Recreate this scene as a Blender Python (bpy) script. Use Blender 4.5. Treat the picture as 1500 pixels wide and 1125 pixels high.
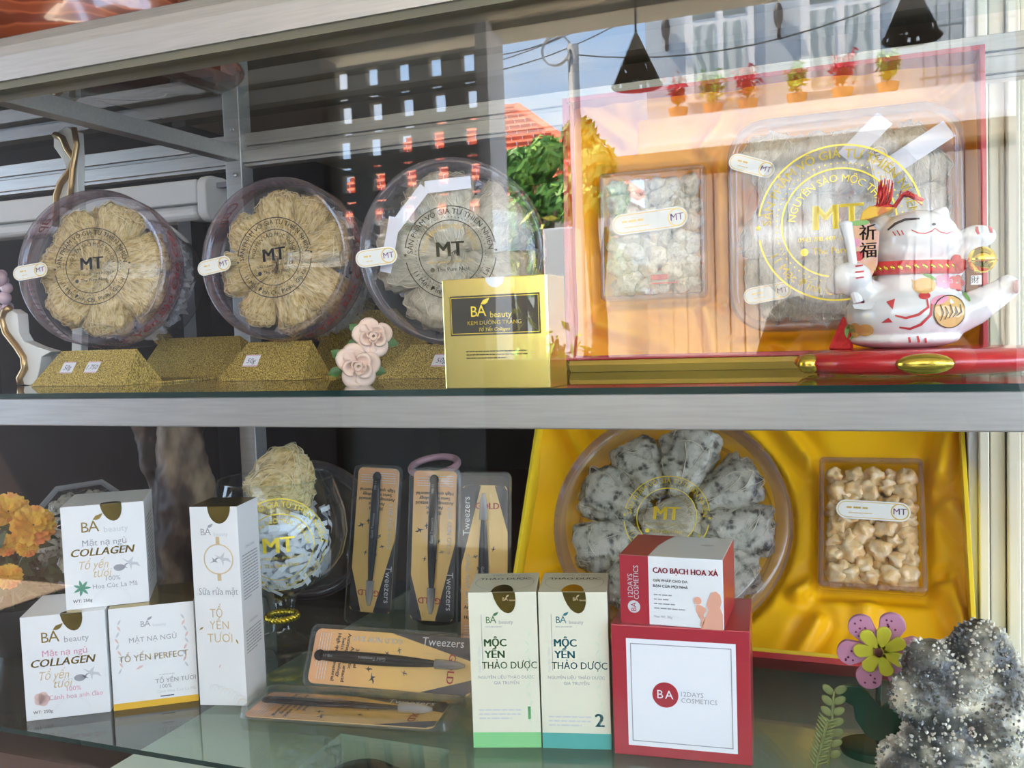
import bpy, bmesh, math, random
from mathutils import Vector, Matrix, noise, Euler
from mathutils.bvhtree import BVHTree
random.seed(7)
PI = math.pi
SC = bpy.context.scene
COL = SC.collection
for o in list(bpy.data.objects): bpy.data.objects.remove(o)

# ------------------------------------------------------------------ camera
FPX = 1340.0
cd = bpy.data.cameras.new('camera'); cam = bpy.data.objects.new('camera', cd); COL.objects.link(cam)
cd.sensor_width = 36.0; cd.lens = FPX*36.0/1500.0; cd.clip_start = .02; cd.clip_end = 300
CAM = Vector((0, -.873, 1.35))
right = Vector((.93279886, .35870046, -.03493238)); down = Vector((-.01142477, -.06744775, -.99765739)); fwd = Vector((-.36021627, .93101277, -.05881712))
cam.matrix_world = Matrix.Translation(CAM) @ Matrix((right, -down, -fwd)).transposed().to_4x4()
SC.camera = cam
def at(px, py, y=None, z=None):
    d = right*(px-750)+down*(py-562.5)+fwd*FPX
    t = (y-CAM.y)/d.y if y is not None else (z-CAM.z)/d.z
    return CAM+d*t

# ------------------------------------------------------------------ sky, sun, exposure
SC.view_settings.view_transform = 'Standard'; SC.view_settings.look = 'None'
SC.view_settings.gamma = 1; SC.view_settings.use_curve_mapping = False
SC.view_settings.exposure = 0.62
SC.cycles.max_bounces = 14; SC.cycles.transparent_max_bounces = 40; SC.cycles.diffuse_bounces = 4
SC.cycles.glossy_bounces = 6; SC.cycles.caustics_reflective = False; SC.cycles.caustics_refractive = False
SC.cycles.sample_clamp_indirect = 6
SC.cycles.use_denoising = True
SKY_STRENGTH = 6.8; SUN_STRENGTH = 52
w = bpy.data.worlds.new('sky'); SC.world = w; w.use_nodes = True
nt = w.node_tree; nt.nodes.clear()
def wn(t, **k):
    n = nt.nodes.new(t)
    for a, b in k.items(): setattr(n, a, b)
    return n
tc = wn('ShaderNodeTexCoord'); nz = wn('ShaderNodeTexNoise'); nz.inputs['Scale'].default_value = 2.6; nz.inputs['Detail'].default_value = 7
nz.inputs['Roughness'].default_value = .58
mp = wn('ShaderNodeMapping'); mp.inputs['Scale'].default_value = (1, 1, 2.2)
rp = wn('ShaderNodeValToRGB'); rp.color_ramp.elements[0].position = .46; rp.color_ramp.elements[1].position = .70
mx = wn('ShaderNodeMix', data_type='RGBA')
mx.inputs['A'].default_value = (.46, .67, .98, 1); mx.inputs['B'].default_value = (1, .97, .93, 1)
bg = wn('ShaderNodeBackground'); bg.inputs['Strength'].default_value = SKY_STRENGTH
out = wn('ShaderNodeOutputWorld')
L = nt.links.new
L(tc.outputs['Generated'], mp.inputs['Vector']); L(mp.outputs[0], nz.inputs['Vector']); L(nz.outputs['Fac'], rp.inputs[0])
L(rp.outputs['Color'], mx.inputs['Factor']); L(mx.outputs['Result'], bg.inputs['Color']); L(bg.outputs[0], out.inputs[0])
sd = bpy.data.lights.new('sun_offscreen', 'SUN'); sd.energy = SUN_STRENGTH; sd.angle = .01; sd.color = (1, .87, .70)
sun = bpy.data.objects.new('sun_offscreen', sd); COL.objects.link(sun)
sun.rotation_euler = Vector((.60, -.16, -.90)).to_track_quat('-Z', 'Y').to_euler()

# ------------------------------------------------------------------ materials
M = {}
def _n(nt, t, **k):
    n = nt.nodes.new(t)
    for a, b in k.items(): setattr(n, a, b)
    return n
def mat(name, col, rough=.5, metal=0, spec=.5, coat=0, coat_rough=.05, trans=0, sss=0, var=None, scale=40, stretch=(1, 1, 1), bump=0, bscale=None,
        detail=4, sheen=0, emit=0, alpha=1, wave=None, lo=.35, hi=.65, ior=1.5):
    m = bpy.data.materials.new(name); m.use_nodes = True; nt = m.node_tree; p = nt.nodes['Principled BSDF']
    p.inputs['Base Color'].default_value = (*col, 1); p.inputs['Roughness'].default_value = rough; p.inputs['Metallic'].default_value = metal
    p.inputs['Specular IOR Level'].default_value = spec; p.inputs['Coat Weight'].default_value = coat; p.inputs['Coat Roughness'].default_value = coat_rough
    p.inputs['Transmission Weight'].default_value = trans; p.inputs['IOR'].default_value = ior
    p.inputs['Sheen Weight'].default_value = sheen; p.inputs['Alpha'].default_value = alpha
    if sss:
        p.inputs['Subsurface Weight'].default_value = sss; p.inputs['Subsurface Radius'].default_value = (.01, .008, .005); p.inputs['Subsurface Scale'].default_value = .3
    if emit:
        p.inputs['Emission Color'].default_value = (*col, 1); p.inputs['Emission Strength'].default_value = emit
    if var or bump:
        tc = _n(nt, 'ShaderNodeTexCoord'); mp = _n(nt, 'ShaderNodeMapping'); mp.inputs['Scale'].default_value = stretch
        nt.links.new(tc.outputs['Object'], mp.inputs['Vector'])
        if wave:
            tx = _n(nt, 'ShaderNodeTexWave', wave_type=wave); tx.inputs['Scale'].default_value = scale; tx.inputs['Distortion'].default_value = 6
            tx.inputs['Detail'].default_value = detail; tx.inputs['Detail Scale'].default_value = 1.2
            f = tx.outputs['Fac']
        else:
            tx = _n(nt, 'ShaderNodeTexNoise'); tx.inputs['Scale'].default_value = scale; tx.inputs['Detail'].default_value = detail
            f = tx.outputs['Fac']
        nt.links.new(mp.outputs[0], tx.inputs['Vector'])
        if var:
            r = _n(nt, 'ShaderNodeValToRGB'); cs = [col]+list(var) if not isinstance(var[0], (int, float)) else [col, var]
            els = r.color_ramp.elements
            els[0].position = lo; els[0].color = (*cs[0], 1); els[1].position = hi; els[1].color = (*cs[-1], 1)
            for i, c in enumerate(cs[1:-1]):
                e = els.new(lo+(hi-lo)*(i+1)/(len(cs)-1)); e.color = (*c, 1)
            nt.links.new(f, r.inputs[0]); nt.links.new(r.outputs['Color'], p.inputs['Base Color'])
        if bump:
            b = _n(nt, 'ShaderNodeBump'); b.inputs['Strength'].default_value = bump; b.inputs['Distance'].default_value = .004
            if bscale:
                t2 = _n(nt, 'ShaderNodeTexNoise'); t2.inputs['Scale'].default_value = bscale; t2.inputs['Detail'].default_value = 3
                nt.links.new(mp.outputs[0], t2.inputs['Vector']); f = t2.outputs['Fac']
            nt.links.new(f, b.inputs['Height']); nt.links.new(b.outputs[0], p.inputs['Normal'])
    M[name] = m
    return m
def clear(name, tint=(1, 1, 1), ior=1.45, rough=.02, haze=0, hcol=(.8, .8, .8), bump=0, bscale=60):
    """thin clear sheet: Fresnel mix of see-through and mirror, with an optional milky share"""
    m = bpy.data.materials.new(name); m.use_nodes = True; nt = m.node_tree; nt.nodes.clear()
    o = _n(nt, 'ShaderNodeOutputMaterial'); t = _n(nt, 'ShaderNodeBsdfTransparent'); t.inputs['Color'].default_value = (*tint, 1)
    g = _n(nt, 'ShaderNodeBsdfGlossy'); g.inputs['Roughness'].default_value = rough; g.inputs['Color'].default_value = (1, 1, 1, 1)
    fr = _n(nt, 'ShaderNodeFresnel'); fr.inputs['IOR'].default_value = ior
    geo = _n(nt, 'ShaderNodeNewGeometry')            # same Fresnel from both sides of the sheet
    mi = _n(nt, 'ShaderNodeMix', data_type='FLOAT'); mi.inputs[2].default_value = ior; mi.inputs[3].default_value = 1/ior
    nt.links.new(geo.outputs['Backfacing'], mi.inputs[0]); nt.links.new(mi.outputs[0], fr.inputs['IOR'])
    mx = _n(nt, 'ShaderNodeMixShader'); nt.links.new(fr.outputs[0], mx.inputs[0])
    base = t.outputs[0]
    if haze:
        d = _n(nt, 'ShaderNodeBsdfDiffuse'); d.inputs['Color'].default_value = (*hcol, 1)
        tr = _n(nt, 'ShaderNodeBsdfTranslucent'); tr.inputs['Color'].default_value = (*hcol, 1)
        ad = _n(nt, 'ShaderNodeMixShader'); ad.inputs[0].default_value = .35; nt.links.new(d.outputs[0], ad.inputs[1]); nt.links.new(tr.outputs[0], ad.inputs[2])
        hm = _n(nt, 'ShaderNodeMixShader'); hm.inputs[0].default_value = haze
        nt.links.new(t.outputs[0], hm.inputs[1]); nt.links.new(ad.outputs[0], hm.inputs[2]); base = hm.outputs[0]
    nt.links.new(base, mx.inputs[1]); nt.links.new(g.outputs[0], mx.inputs[2])
    if bump:
        tc = _n(nt, 'ShaderNodeTexCoord'); tx = _n(nt, 'ShaderNodeTexNoise'); tx.inputs['Scale'].default_value = bscale; tx.inputs['Detail'].default_value = 2
        b = _n(nt, 'ShaderNodeBump'); b.inputs['Strength'].default_value = bump; b.inputs['Distance'].default_value = .01
        nt.links.new(tc.outputs['Object'], tx.inputs['Vector']); nt.links.new(tx.outputs['Fac'], b.inputs['Height']); nt.links.new(b.outputs[0], g.inputs['Normal'])
    nt.links.new(mx.outputs[0], o.inputs[0]); M[name] = m
    return m
mat('alu', (.40, .39, .37), .42, .7, bump=.02, scale=300, stretch=(.05, 1, 1), var=(.45, .44, .42))
mat('rubber', (.12, .11, .07), .6)
clear('pane_glass', (.985, .99, .985), 1.47, 0)
clear('shelf_glass', (.78, .86, .81), 1.5, 0)
mat('glass_edge', (.01, .035, .03), .15, spec=.6)
clear('plastic', (.975, .97, .98), 1.42, .02)
clear('tub_plastic', (.97, .97, .98), 1.25, .04, haze=.10, hcol=(.88, .88, .90))
clear('plastic_rim', (.82, .78, .82), 1.5, .05, haze=.16, hcol=(.45, .38, .42))
clear('plastic_fold', (.9, .9, .92), 1.5, .06, haze=.1, hcol=(.75, .78, .82))
clear('film', (.99, .99, .985), 1.5, .1, haze=.02, hcol=(.95, .93, .85), bump=1.0, bscale=55)
clear('acetate', (.97, .95, .96), 1.45, .02, haze=.05, hcol=(.9, .7, .75))
mat('white_card', (.86, .855, .85), .38, spec=.4)
mat('white_gloss', (.86, .86, .86), .25, coat=.3)
mat('cream_card', (.80, .77, .60), .42)
mat('grey_print', (.36, .36, .38), .5); mat('light_print', (.62, .62, .64), .5); mat('dark_print', (.03, .03, .035), .45)
mat('gold_print', (.52, .36, .10), .32, .8); mat('gold_foil', (.42, .31, .07), .22, .9); mat('pale_gold_print', (.80, .62, .36), .4, .35)
mat('bright_gold_print', (.95, .72, .06), .35, .2); mat('black_gold_print', (.055, .045, .02), .3, .5)
mat('pink_print', (.75, .32, .42), .5); mat('blush_print', (.80, .55, .50), .5); mat('purple_print', (.22, .06, .14), .5)
mat('red_print', (.55, .05, .05), .5); mat('green_print', (.05, .16, .05), .5); mat('teal_print', (.02, .17, .20), .5)
mat('leaf_print', (.12, .33, .22), .5); mat('mint_print', (.70, .76, .58), .5)
mat('green_band', (.27, .66, .28), .4); mat('teal_band', (.10, .42, .38), .4); mat('yellow_band', (.88, .50, .04), .4)
mat('red_card', (.43, .035, .05), .3, coat=.25); mat('white_sheet', (.87, .87, .90), .4)
mat('skin_print', (.80, .40, .28), .5);
mat('price_paper', (.80, .80, .84), .6); mat('ink', (.02, .05, .10), .5)

# ------------------------------------------------------------------ mesh helpers
def empty(name, loc=(0, 0, 0), rot=(0, 0, 0), label=None, cat=None, group=None, mtx=None):
    o = bpy.data.objects.new(name, None); COL.objects.link(o); o.empty_display_size = .02
    if mtx is not None: o.matrix_world = mtx
    else: o.location = loc; o.rotation_euler = rot
    return tag(o, label, cat, group)
def tag(o, label=None, cat=None, group=None, kind=None):
    if label: o['label'] = label
    if cat: o['category'] = cat
    if group: o['group'] = group
    if kind: o['kind'] = kind
    return o
class MB:
    def __init__(s): s.v = []; s.f = []; s.m = []
    def add(s, vs, fs, mi=0):
        b = len(s.v); s.v += [tuple(v) for v in vs]; s.f += [tuple(i+b for i in f) for f in fs]; s.m += [mi]*len(fs); return s
    def box(s, x0, x1, y0, y1, z0, z1, mi=0, mtx=None):
        vs = [Vector((x, y, z)) for z in (z0, z1) for y in (y0, y1) for x in (x0, x1)]
        if mtx: vs = [mtx @ v for v in vs]
        return s.add(vs, [(0, 2, 3, 1), (4, 5, 7, 6), (0, 1, 5, 4), (2, 6, 7, 3), (0, 4, 6, 2), (1, 3, 7, 5)], mi)
    def tube(s, pts, r, n=8, mi=0, cap=True, closed=False):
        pts = [Vector(p) for p in pts]; N = len(pts); rs = r if isinstance(r, (list, tuple)) else [r]*N
        vs = []; fs = []; up = None
        for i, p in enumerate(pts):
            if closed: t = pts[(i+1) % N]-pts[i-1]
            else: t = pts[min(i+1, N-1)]-pts[max(i-1, 0)]
            t = t.normalized() if t.length > 1e-9 else Vector((0, 0, 1))
            if up is None: up = t.orthogonal().normalized()
            a = (up-t*up.dot(t)); a = a.normalized() if a.length > 1e-6 else t.orthogonal().normalized(); up = a; b = t.cross(a)
            vs += [p+(a*math.cos(2*PI*k/n)+b*math.sin(2*PI*k/n))*rs[i] for k in range(n)]
        for i in range(N if closed else N-1):
            j = (i+1) % N
            for k in range(n): fs.append((i*n+k, i*n+(k+1) % n, j*n+(k+1) % n, j*n+k))
        if cap and not closed: fs += [tuple(range(n))[::-1], tuple((N-1)*n+k for k in range(n))]
        return s.add(vs, fs, mi)
    def lathe(s, prof, n=48, mi=0, a0=0, a1=2*PI, cap0=False, cap1=False):
        full = abs(a1-a0-2*PI) < 1e-6; k = n if full else n+1; vs = []; fs = []
        for (r, z) in prof: vs += [(r*math.cos(a0+(a1-a0)*i/n), r*math.sin(a0+(a1-a0)*i/n), z) for i in range(k)]
        for j in range(len(prof)-1):
            for i in range(n): i2 = (i+1) % k; fs.append((j*k+i, j*k+i2, (j+1)*k+i2, (j+1)*k+i))
        if cap0: fs.append(tuple(range(k))[::-1])
        if cap1: fs.append(tuple((len(prof)-1)*k+i for i in range(k)))
        return s.add(vs, fs, mi)
    def prism(s, poly, h0, h1, axis='z', mi=0, mtx=None):
        def P(a, b, c): return Vector({'z': (a, b, c), 'y': (a, c, b), 'x': (c, a, b)}[axis])
        n = len(poly); vs = [P(a, b, h0) for a, b in poly]+[P(a, b, h1) for a, b in poly]
        if mtx: vs = [mtx @ v for v in vs]
        return s.add(vs, [tuple(range(n))[::-1], tuple(range(n, 2*n))]+[(i, (i+1) % n, n+(i+1) % n, n+i) for i in range(n)], mi)
    def grid(s, nu, nv, fn, mi=0):
        vs = [fn(i/nu, j/nv) for j in range(nv+1) for i in range(nu+1)]; k = nu+1
        return s.add(vs, [(j*k+i, j*k+i+1, (j+1)*k+i+1, (j+1)*k+i) for j in range(nv) for i in range(nu)], mi)
    def ball(s, c, r, n=10, m=7, mi=0, mtx=None):
        r = (r, r, r) if not isinstance(r, (tuple, list)) else r
        vs = []; fs = []
        for j in range(m+1):
            t = PI*j/m
            for i in range(n):
                a = 2*PI*i/n; v = Vector((r[0]*math.sin(t)*math.cos(a), r[1]*math.sin(t)*math.sin(a), r[2]*math.cos(t)))
                if mtx: v = mtx @ v
                vs.append(Vector(c)+v)
        for j in range(m):
            for i in range(n): fs.append((j*n+i, (j+1)*n+i, (j+1)*n+(i+1) % n, j*n+(i+1) % n))
        return s.add(vs, fs, mi)
    def mesh(s, name, mats):
        me = bpy.data.meshes.new(name); me.from_pydata(s.v, [], s.f)
        for m in mats: me.materials.append(M[m] if isinstance(m, str) else m)
        me.polygons.foreach_set('material_index', s.m)
        return me
    def build(s, name, mats, parent=None, smooth=False, bevel=0, seg=2, normals=True, sub=0, loc=None, rot=None):
        mats = mats if isinstance(mats, (list, tuple)) else [mats]
        me = s.mesh(name, mats)
        if normals:
            bm = bmesh.new(); bm.from_mesh(me); bmesh.ops.remove_doubles(bm, verts=bm.verts, dist=1e-6); bmesh.ops.recalc_face_normals(bm, faces=bm.faces); bm.to_mesh(me); bm.free()
        o = bpy.data.objects.new(name, me); COL.objects.link(o)
        if parent: o.parent = parent
        if loc is not None: o.location = loc
        if rot is not None: o.rotation_euler = rot
        if bevel:
            b = o.modifiers.new('bevel', 'BEVEL'); b.width = bevel; b.segments = seg; b.limit_method = 'ANGLE'
        if sub: o.modifiers.new('sub', 'SUBSURF').levels = sub; o.modifiers['sub'].render_levels = sub
        if smooth:
            me.polygons.foreach_set('use_smooth', [True]*len(me.polygons))
            if smooth == 'angle': me.set_sharp_from_angle(angle=math.radians(35))
        return o
def struct(name, mb, mats, **k): return tag(mb.build(name, mats, **k), kind='structure')
def link(name, me, parent=None, mtx=None):
    o = bpy.data.objects.new(name, me); COL.objects.link(o)
    if parent: o.parent = parent
    if mtx is not None: o.matrix_local = mtx
    return o
def copy_tree(o, parent=None):
    c = o.copy(); COL.objects.link(c); c.parent = parent
    for ch in o.children: copy_tree(ch, c)
    return c

# ------------------------------------------------------------------ print: lettering and flat marks as thin geometry
def glyphs(s, size, bold=0, shear=0, sx=1, space=1):
    cu = bpy.data.curves.new('text', 'FONT'); cu.body = s; cu.size = size; cu.offset = bold*size; cu.shear = shear; cu.resolution_u = 2
    cu.align_x = 'CENTER'; cu.align_y = 'CENTER'; cu.fill_mode = 'FRONT'; cu.space_character = space
    ob = bpy.data.objects.new('text', cu); COL.objects.link(ob)
    me = bpy.data.meshes.new_from_object(ob)
    vs = [Vector((v.co.x*sx, v.co.y, 0)) for v in me.vertices]; fs = [tuple(p.vertices) for p in me.polygons]
    bpy.data.objects.remove(ob); bpy.data.curves.remove(cu); bpy.data.meshes.remove(me)
    return vs, fs
def text(mb, s, size, x, y, mi=0, al='C', bold=0, shear=0, sx=1, rot=0, arc=None, space=1):
    """arc=(radius, centre angle, +1 reads clockwise along the top / -1 along the bottom)"""
    HR = dict(zip('ơƠợỢờỜớỚởỞỡỠ', 'oOọỌòÒóÓỏỎõÕ')); horns = [i for i, ch in enumerate(s) if ch in HR]; s = ''.join(HR.get(ch, ch) for ch in s)
    vs, fs = glyphs(s, size, 0, shear, sx, space)
    if not vs: return mb
    if horns:
        xl = min(v.x for v in vs)
        for i in horns:      # the hook on the o, drawn by hand
            g = glyphs(s[:i+1], size, 0, shear, sx, space)[0]; xr = xl+max(v.x for v in g)-min(v.x for v in g); up = s[i].isupper(); yt = size*(.36 if up else .20); b = len(vs)
            vs += [Vector((xr-.10*size*sx, yt-.02*size, 0)), Vector((xr-.02*size*sx, yt+.02*size, 0)), Vector((xr+.02*size*sx, yt+.14*size, 0)), Vector((xr-.06*size*sx, yt+.14*size, 0))]; fs.append((b, b+1, b+2, b+3))
    if bold:                 # heavier weight: the same outlines set three times, a hair apart
        nv, nf = list(vs), list(fs)
        for d_ in (-1, 1):
            b = len(nv); nv += [Vector((v.x+d_*bold*size, v.y, 0)) for v in vs]; nf += [tuple(i+b for i in f) for f in fs]
        vs, fs = nv, nf
    x0 = min(v.x for v in vs); x1 = max(v.x for v in vs)
    dx = {'C': -(x0+x1)/2, 'L': -x0, 'R': -x1}[al]
    vs = [Vector((v.x+dx, v.y, 0)) for v in vs]
    if arc:
        r, a0, d = arc
        vs = [Vector((x+(r+d*v.y)*math.cos(a0-d*v.x/r), y+(r+d*v.y)*math.sin(a0-d*v.x/r), 0)) for v in vs]
    else:
        c, sn = math.cos(rot), math.sin(rot)
        vs = [Vector((x+v.x*c-v.y*sn, y+v.x*sn+v.y*c, 0)) for v in vs]
    return mb.add(vs, fs, mi)
def rect(mb, x0, x1, y0, y1, mi=0, z=0): return mb.add([(x0, y0, z), (x1, y0, z), (x1, y1, z), (x0, y1, z)], [(0, 1, 2, 3)], mi)
def poly(mb, pts, mi=0, z=0): return mb.add([(a, b, z) for a, b in pts], [tuple(range(len(pts)))], mi)
def disc(mb, x, y, r, mi=0, n=24, z=0, ry=None): return poly(mb, [(x+r*math.cos(2*PI*i/n), y+(ry or r)*math.sin(2*PI*i/n)) for i in range(n)], mi, z)
def ring(mb, x, y, r, wd, mi=0, n=72, a0=0, a1=2*PI, z=0):
    vs = []
    for i in range(n+1):
        a = a0+(a1-a0)*i/n; vs += [(x+(r-wd/2)*math.cos(a), y+(r-wd/2)*math.sin(a), z), (x+(r+wd/2)*math.cos(a), y+(r+wd/2)*math.sin(a), z)]
    return mb.add(vs, [(2*i, 2*i+1, 2*i+3, 2*i+2) for i in range(n)], mi)
def frame(mb, x0, x1, y0, y1, wd, mi=0):
    for a in ((x0, x1, y0, y0+wd), (x0, x1, y1-wd, y1), (x0, x0+wd, y0+wd, y1-wd), (x1-wd, x1, y0+wd, y1-wd)): rect(mb, *a, mi)
def lines(mb, x0, x1, y, n, gap, h, mi=0, seed=1, al='L'):
    """rows of print too small to read: broken dashes"""
    r = random.Random(seed)
    for k in range(n):
        x = x0; xe = x1 if k < n-1 else x0+(x1-x0)*r.uniform(.45, .85)
        while x < xe:
            wl = r.uniform(2, 6)*h; rect(mb, x, min(x+wl, xe), y-k*gap, y-k*gap+h, mi); x += wl+h*.8
def pill(x0, x1, y0, y1, n=10):
    r = (y1-y0)/2; cy = (y0+y1)/2
    return [(x1-r+r*math.cos(-PI/2+PI*i/n), cy+r*math.sin(-PI/2+PI*i/n)) for i in range(n+1)]+[(x0+r+r*math.cos(PI/2+PI*i/n), cy+r*math.sin(PI/2+PI*i/n)) for i in range(n+1)]
def swallow(mb, x, y, s, mi=0, rot=0):
    P = [(-1, .15), (-.3, .12), (-.05, .75), (.05, .2), (.55, .35), (1, .05), (.45, .05), (.2, -.1), (.35, -.6), (-.05, -.15), (-.35, -.05)]
    c, sn = math.cos(rot), math.sin(rot)
    return poly(mb, [(x+s*(a*c-b*sn), y+s*(a*sn+b*c)) for a, b in P], mi)
def leafmark(mb, x, y, s, mi=0, rot=0):
    n = 8; P = [(math.sin(PI*i/n)*.3*(1), -1+2*i/n) for i in range(n+1)]+[(-math.sin(PI*i/n)*.3, 1-2*i/n) for i in range(1, n)]
    c, sn = math.cos(rot), math.sin(rot)
    return poly(mb, [(x+s*(a*c-b*sn), y+s*(a*sn+b*c)) for a, b in P], mi)
def ba_logo(mb, x, y, s, mi, m2=None, sub=True):
    """the 'BA beauty' wordmark with the leaf on the A, x,y at its left foot, s cap height"""
    m2 = mi if m2 is None else m2
    text(mb, 'B', s*1.38, x+s*.42, y+s*.5, mi, sx=.95); text(mb, 'A', s*1.5, x+s*1.15, y+s*.55, mi, sx=.95)
    poly(mb, [(x+s*1.1, y+s*1.2), (x+s*1.35, y+s*1.55), (x+s*2.0, y+s*1.75), (x+s*1.75, y+s*1.3), (x+s*1.45, y+s*1.15)], mi)
    text(mb, 'beauty', s*.78, x+s*3.05, y+s*.2, m2, sx=1.02)
def tick(mb, x, y, r, mi, n=64, wd=.0006):
    for i in range(n):
        a = 2*PI*i/n; disc(mb, x+r*math.cos(a), y+r*math.sin(a), wd, mi, 5)
def star(mb, x, y, r, mi): poly(mb, [(x+(r if i % 2 == 0 else r*.42)*math.cos(PI/2+PI*i/5), y+(r if i % 2 == 0 else r*.42)*math.sin(PI/2+PI*i/5)) for i in range(10)], mi)
def nest_seal(mb, R, mi, msoft=None):
    """round nest-shop emblem of outer radius R centred at 0,0"""
    ms = mi if msoft is None else msoft
    g = .16
    ring(mb, 0, 0, R, R*.022, mi, 60, g, PI-g); ring(mb, 0, 0, R, R*.022, mi, 60, PI+g, 2*PI-g)
    star(mb, -R, 0, R*.045, mi); star(mb, R, 0, R*.045, mi)
    tick(mb, 0, 0, R*.77, mi, 64, R*.012); ring(mb, 0, 0, R*.70, R*.02, mi, 72)
    text(mb, 'SẢN PHẨM VÔ GIÁ TỪ THIÊN NHIÊN', R*.165, 0, 0, mi, arc=(R*.885, PI/2, 1), bold=.008)
    text(mb, '11 Mạc Đĩnh Chi, Pleiku, Gia Lai', R*.155, 0, 0, mi, arc=(R*.885, -PI/2, -1), bold=.004)
    text(mb, 'NGUYÊN SÀO MỘC THẠCH', R*.135, 0, 0, ms, arc=(R*.57, PI/2, 1))
    text(mb, 'MT', R*.46, 0, R*.06, mi, bold=.03)
    text(mb, '0943.788.449 - 0948.162.323', R*.085, 0, -R*.2, ms)
    disc(mb, -R*.42, -R*.36, R*.05, mi); text(mb, 'The Pure Nest', R*.12, R*.04, -R*.36, mi, bold=.006)
def place(parent, name, mb, mats, mtx): 
    o = mb.build(name, mats, parent, normals=False); o.matrix_local = mtx; return o
def front(y, x=0, z=0): return Matrix.Translation((x, y, z)) @ Matrix.Rotation(PI/2, 4, 'X')     # print plane facing -y
def rightf(x, y=0, z=0): return Matrix.Translation((x, y, z)) @ Matrix.Rotation(PI/2, 4, 'Z') @ Matrix.Rotation(PI/2, 4, 'X')   # facing +x
def leftf(x, y=0, z=0): return Matrix.Translation((x, y, z)) @ Matrix.Rotation(-PI/2, 4, 'Z') @ Matrix.Rotation(PI/2, 4, 'X')
def topf(z, x=0, y=0): return Matrix.Translation((x, y, z))
def blob(name, prims, voxel, mats, parent=None, it=6, disp=None):
    """one continuous skin around overlapping balls: prims are (centre, radii) or ('seg', a, ra, b, rb)"""
    mb = MB()
    for p in prims:
        if p[0] == 'seg':
            a, ra, b, rb = Vector(p[1]), p[2], Vector(p[3]), p[4]; n = max(2, int((b-a).length/(min(ra, rb)*.35)))
            for i in range(n+1): mb.ball(a.lerp(b, i/n), ra+(rb-ra)*i/n, 16, 10)
        else: mb.ball(p[0], p[1], 24, 14, mtx=p[2] if len(p) > 2 else None)
    me = mb.mesh(name, []); o = bpy.data.objects.new(name, me); COL.objects.link(o)
    r = o.modifiers.new('r', 'REMESH'); r.mode = 'VOXEL'; r.voxel_size = voxel; r.use_smooth_shade = True
    if it: s = o.modifiers.new('s', 'SMOOTH'); s.iterations = it; s.factor = .5
    dg = bpy.context.evaluated_depsgraph_get(); me2 = bpy.data.meshes.new_from_object(o.evaluated_get(dg)); bpy.data.objects.remove(o)
    if disp:
        me2.calc_loop_triangles()
        nrm = [v.normal.copy() for v in me2.vertices]
        for v, n in zip(me2.vertices, nrm): v.co = v.co+n*disp(v.co)
    me2.materials.clear()
    for m in (mats if isinstance(mats, list) else [mats]): me2.materials.append(M[m])
    me2.name = name; me2.polygons.foreach_set('use_smooth', [True]*len(me2.polygons))
    o = bpy.data.objects.new(name, me2); COL.objects.link(o)
    if parent: o.parent = parent
    return o

# ================================================================== the setting: shop, porch
mat('shop_wall', (.060, .066, .062), .8, var=(.075, .08, .076), scale=2)
mat('shop_ceiling', (.60, .55, .45), .8); mat('porch_floor', (.15, .11, .08), .7)
mat('cream_wall', (.74, .66, .50), .7, var=(.68, .66, .52), scale=3); mat('white_paint', (.80, .80, .80), .6)
mat('street', (.48, .41, .32), .9, var=(.56, .49, .39), scale=3); mat('dark_block', (.34, .33, .30), .8)
mat('block_edge', (.30, .29, .26), .8); mat('dark_wood', (.045, .022, .015), .6, var=(.065, .032, .022), scale=4, stretch=(1, 1, 6))
mat('grey_blue_wall', (.46, .51, .56), .8); mat('pane_dark', (.10, .14, .16), .2); mat('curtain', (.55, .60, .60), .8, var=(.3, .36, .38), wave='BANDS', scale=1.2)
mat('bronze', (.06, .05, .05), .5, .4); mat('gate_white', (.42, .39, .34), .6); mat('iron_grey', (.22, .25, .25), .5, .3)
mat('awning', (.26, .20, .13), .7); mat('roof_tile', (.62, .13, .06), .7, var=(.72, .20, .10), scale=3)
mat('leaf', (.10, .26, .05), .5, var=[(.18, .40, .07), (.35, .55, .12)], scale=2); mat('yellow_leaf', (.55, .5, .05), .5, var=(.3, .4, .05), scale=6)
mat('bark', (.10, .07, .045), .9); mat('steel', (.42, .42, .42), .35, .7); mat('cable', (.02, .02, .02), .6)
mat('terracotta', (.45, .20, .10), .8); mat('bougain', (.45, .03, .06), .5)
HC = 2.72
def mv(px, py, Y): p = at(px, py, y=Y); return Vector((p.x, -p.y, p.z))
f = MB(); f.box(-6, 6, -3.6, 8, -.1, 0); struct('floor', f, 'porch_floor')
f = MB(); f.box(-6, 6, -60, -3.6, -.25, -.12); struct('floor_street', f, 'street')
f = MB(); f.box(-6, 6, -3.1, 8, HC, HC+.25); struct('ceiling', f, 'shop_ceiling')
f = MB(); f.box(-6, 6, 7.4, 7.6, 0, HC); struct('wall_back', f, 'shop_wall')
f = MB(); f.box(-4.2, -4.0, -.2, 7.4, 0, HC); struct('wall_left', f, 'shop_wall')
f = MB(); f.box(1.3, 1.5, .62, 7.4, 0, HC); struct('wall_right', f, 'shop_wall')
f = MB(); f.box(-6, -2.42, -3.16, -3.0, 0, HC); struct('wall_porch', f, 'dark_wood')
# cream pier right of the case with a stepped moulding
f = MB(); f.box(.185, 1.6, .60, .80, 0, HC); struct('wall_pier', f, 'cream_wall')
f = MB()
for (a, b, d) in ((.150, .163, .03), (.166, .185, .015), (.187, .203, .028), (.205, .214, .016)): f.box(a, b, .60-d, .62, 0, HC)
struct('trim_1', f, 'cream_wall', bevel=.002)

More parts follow.
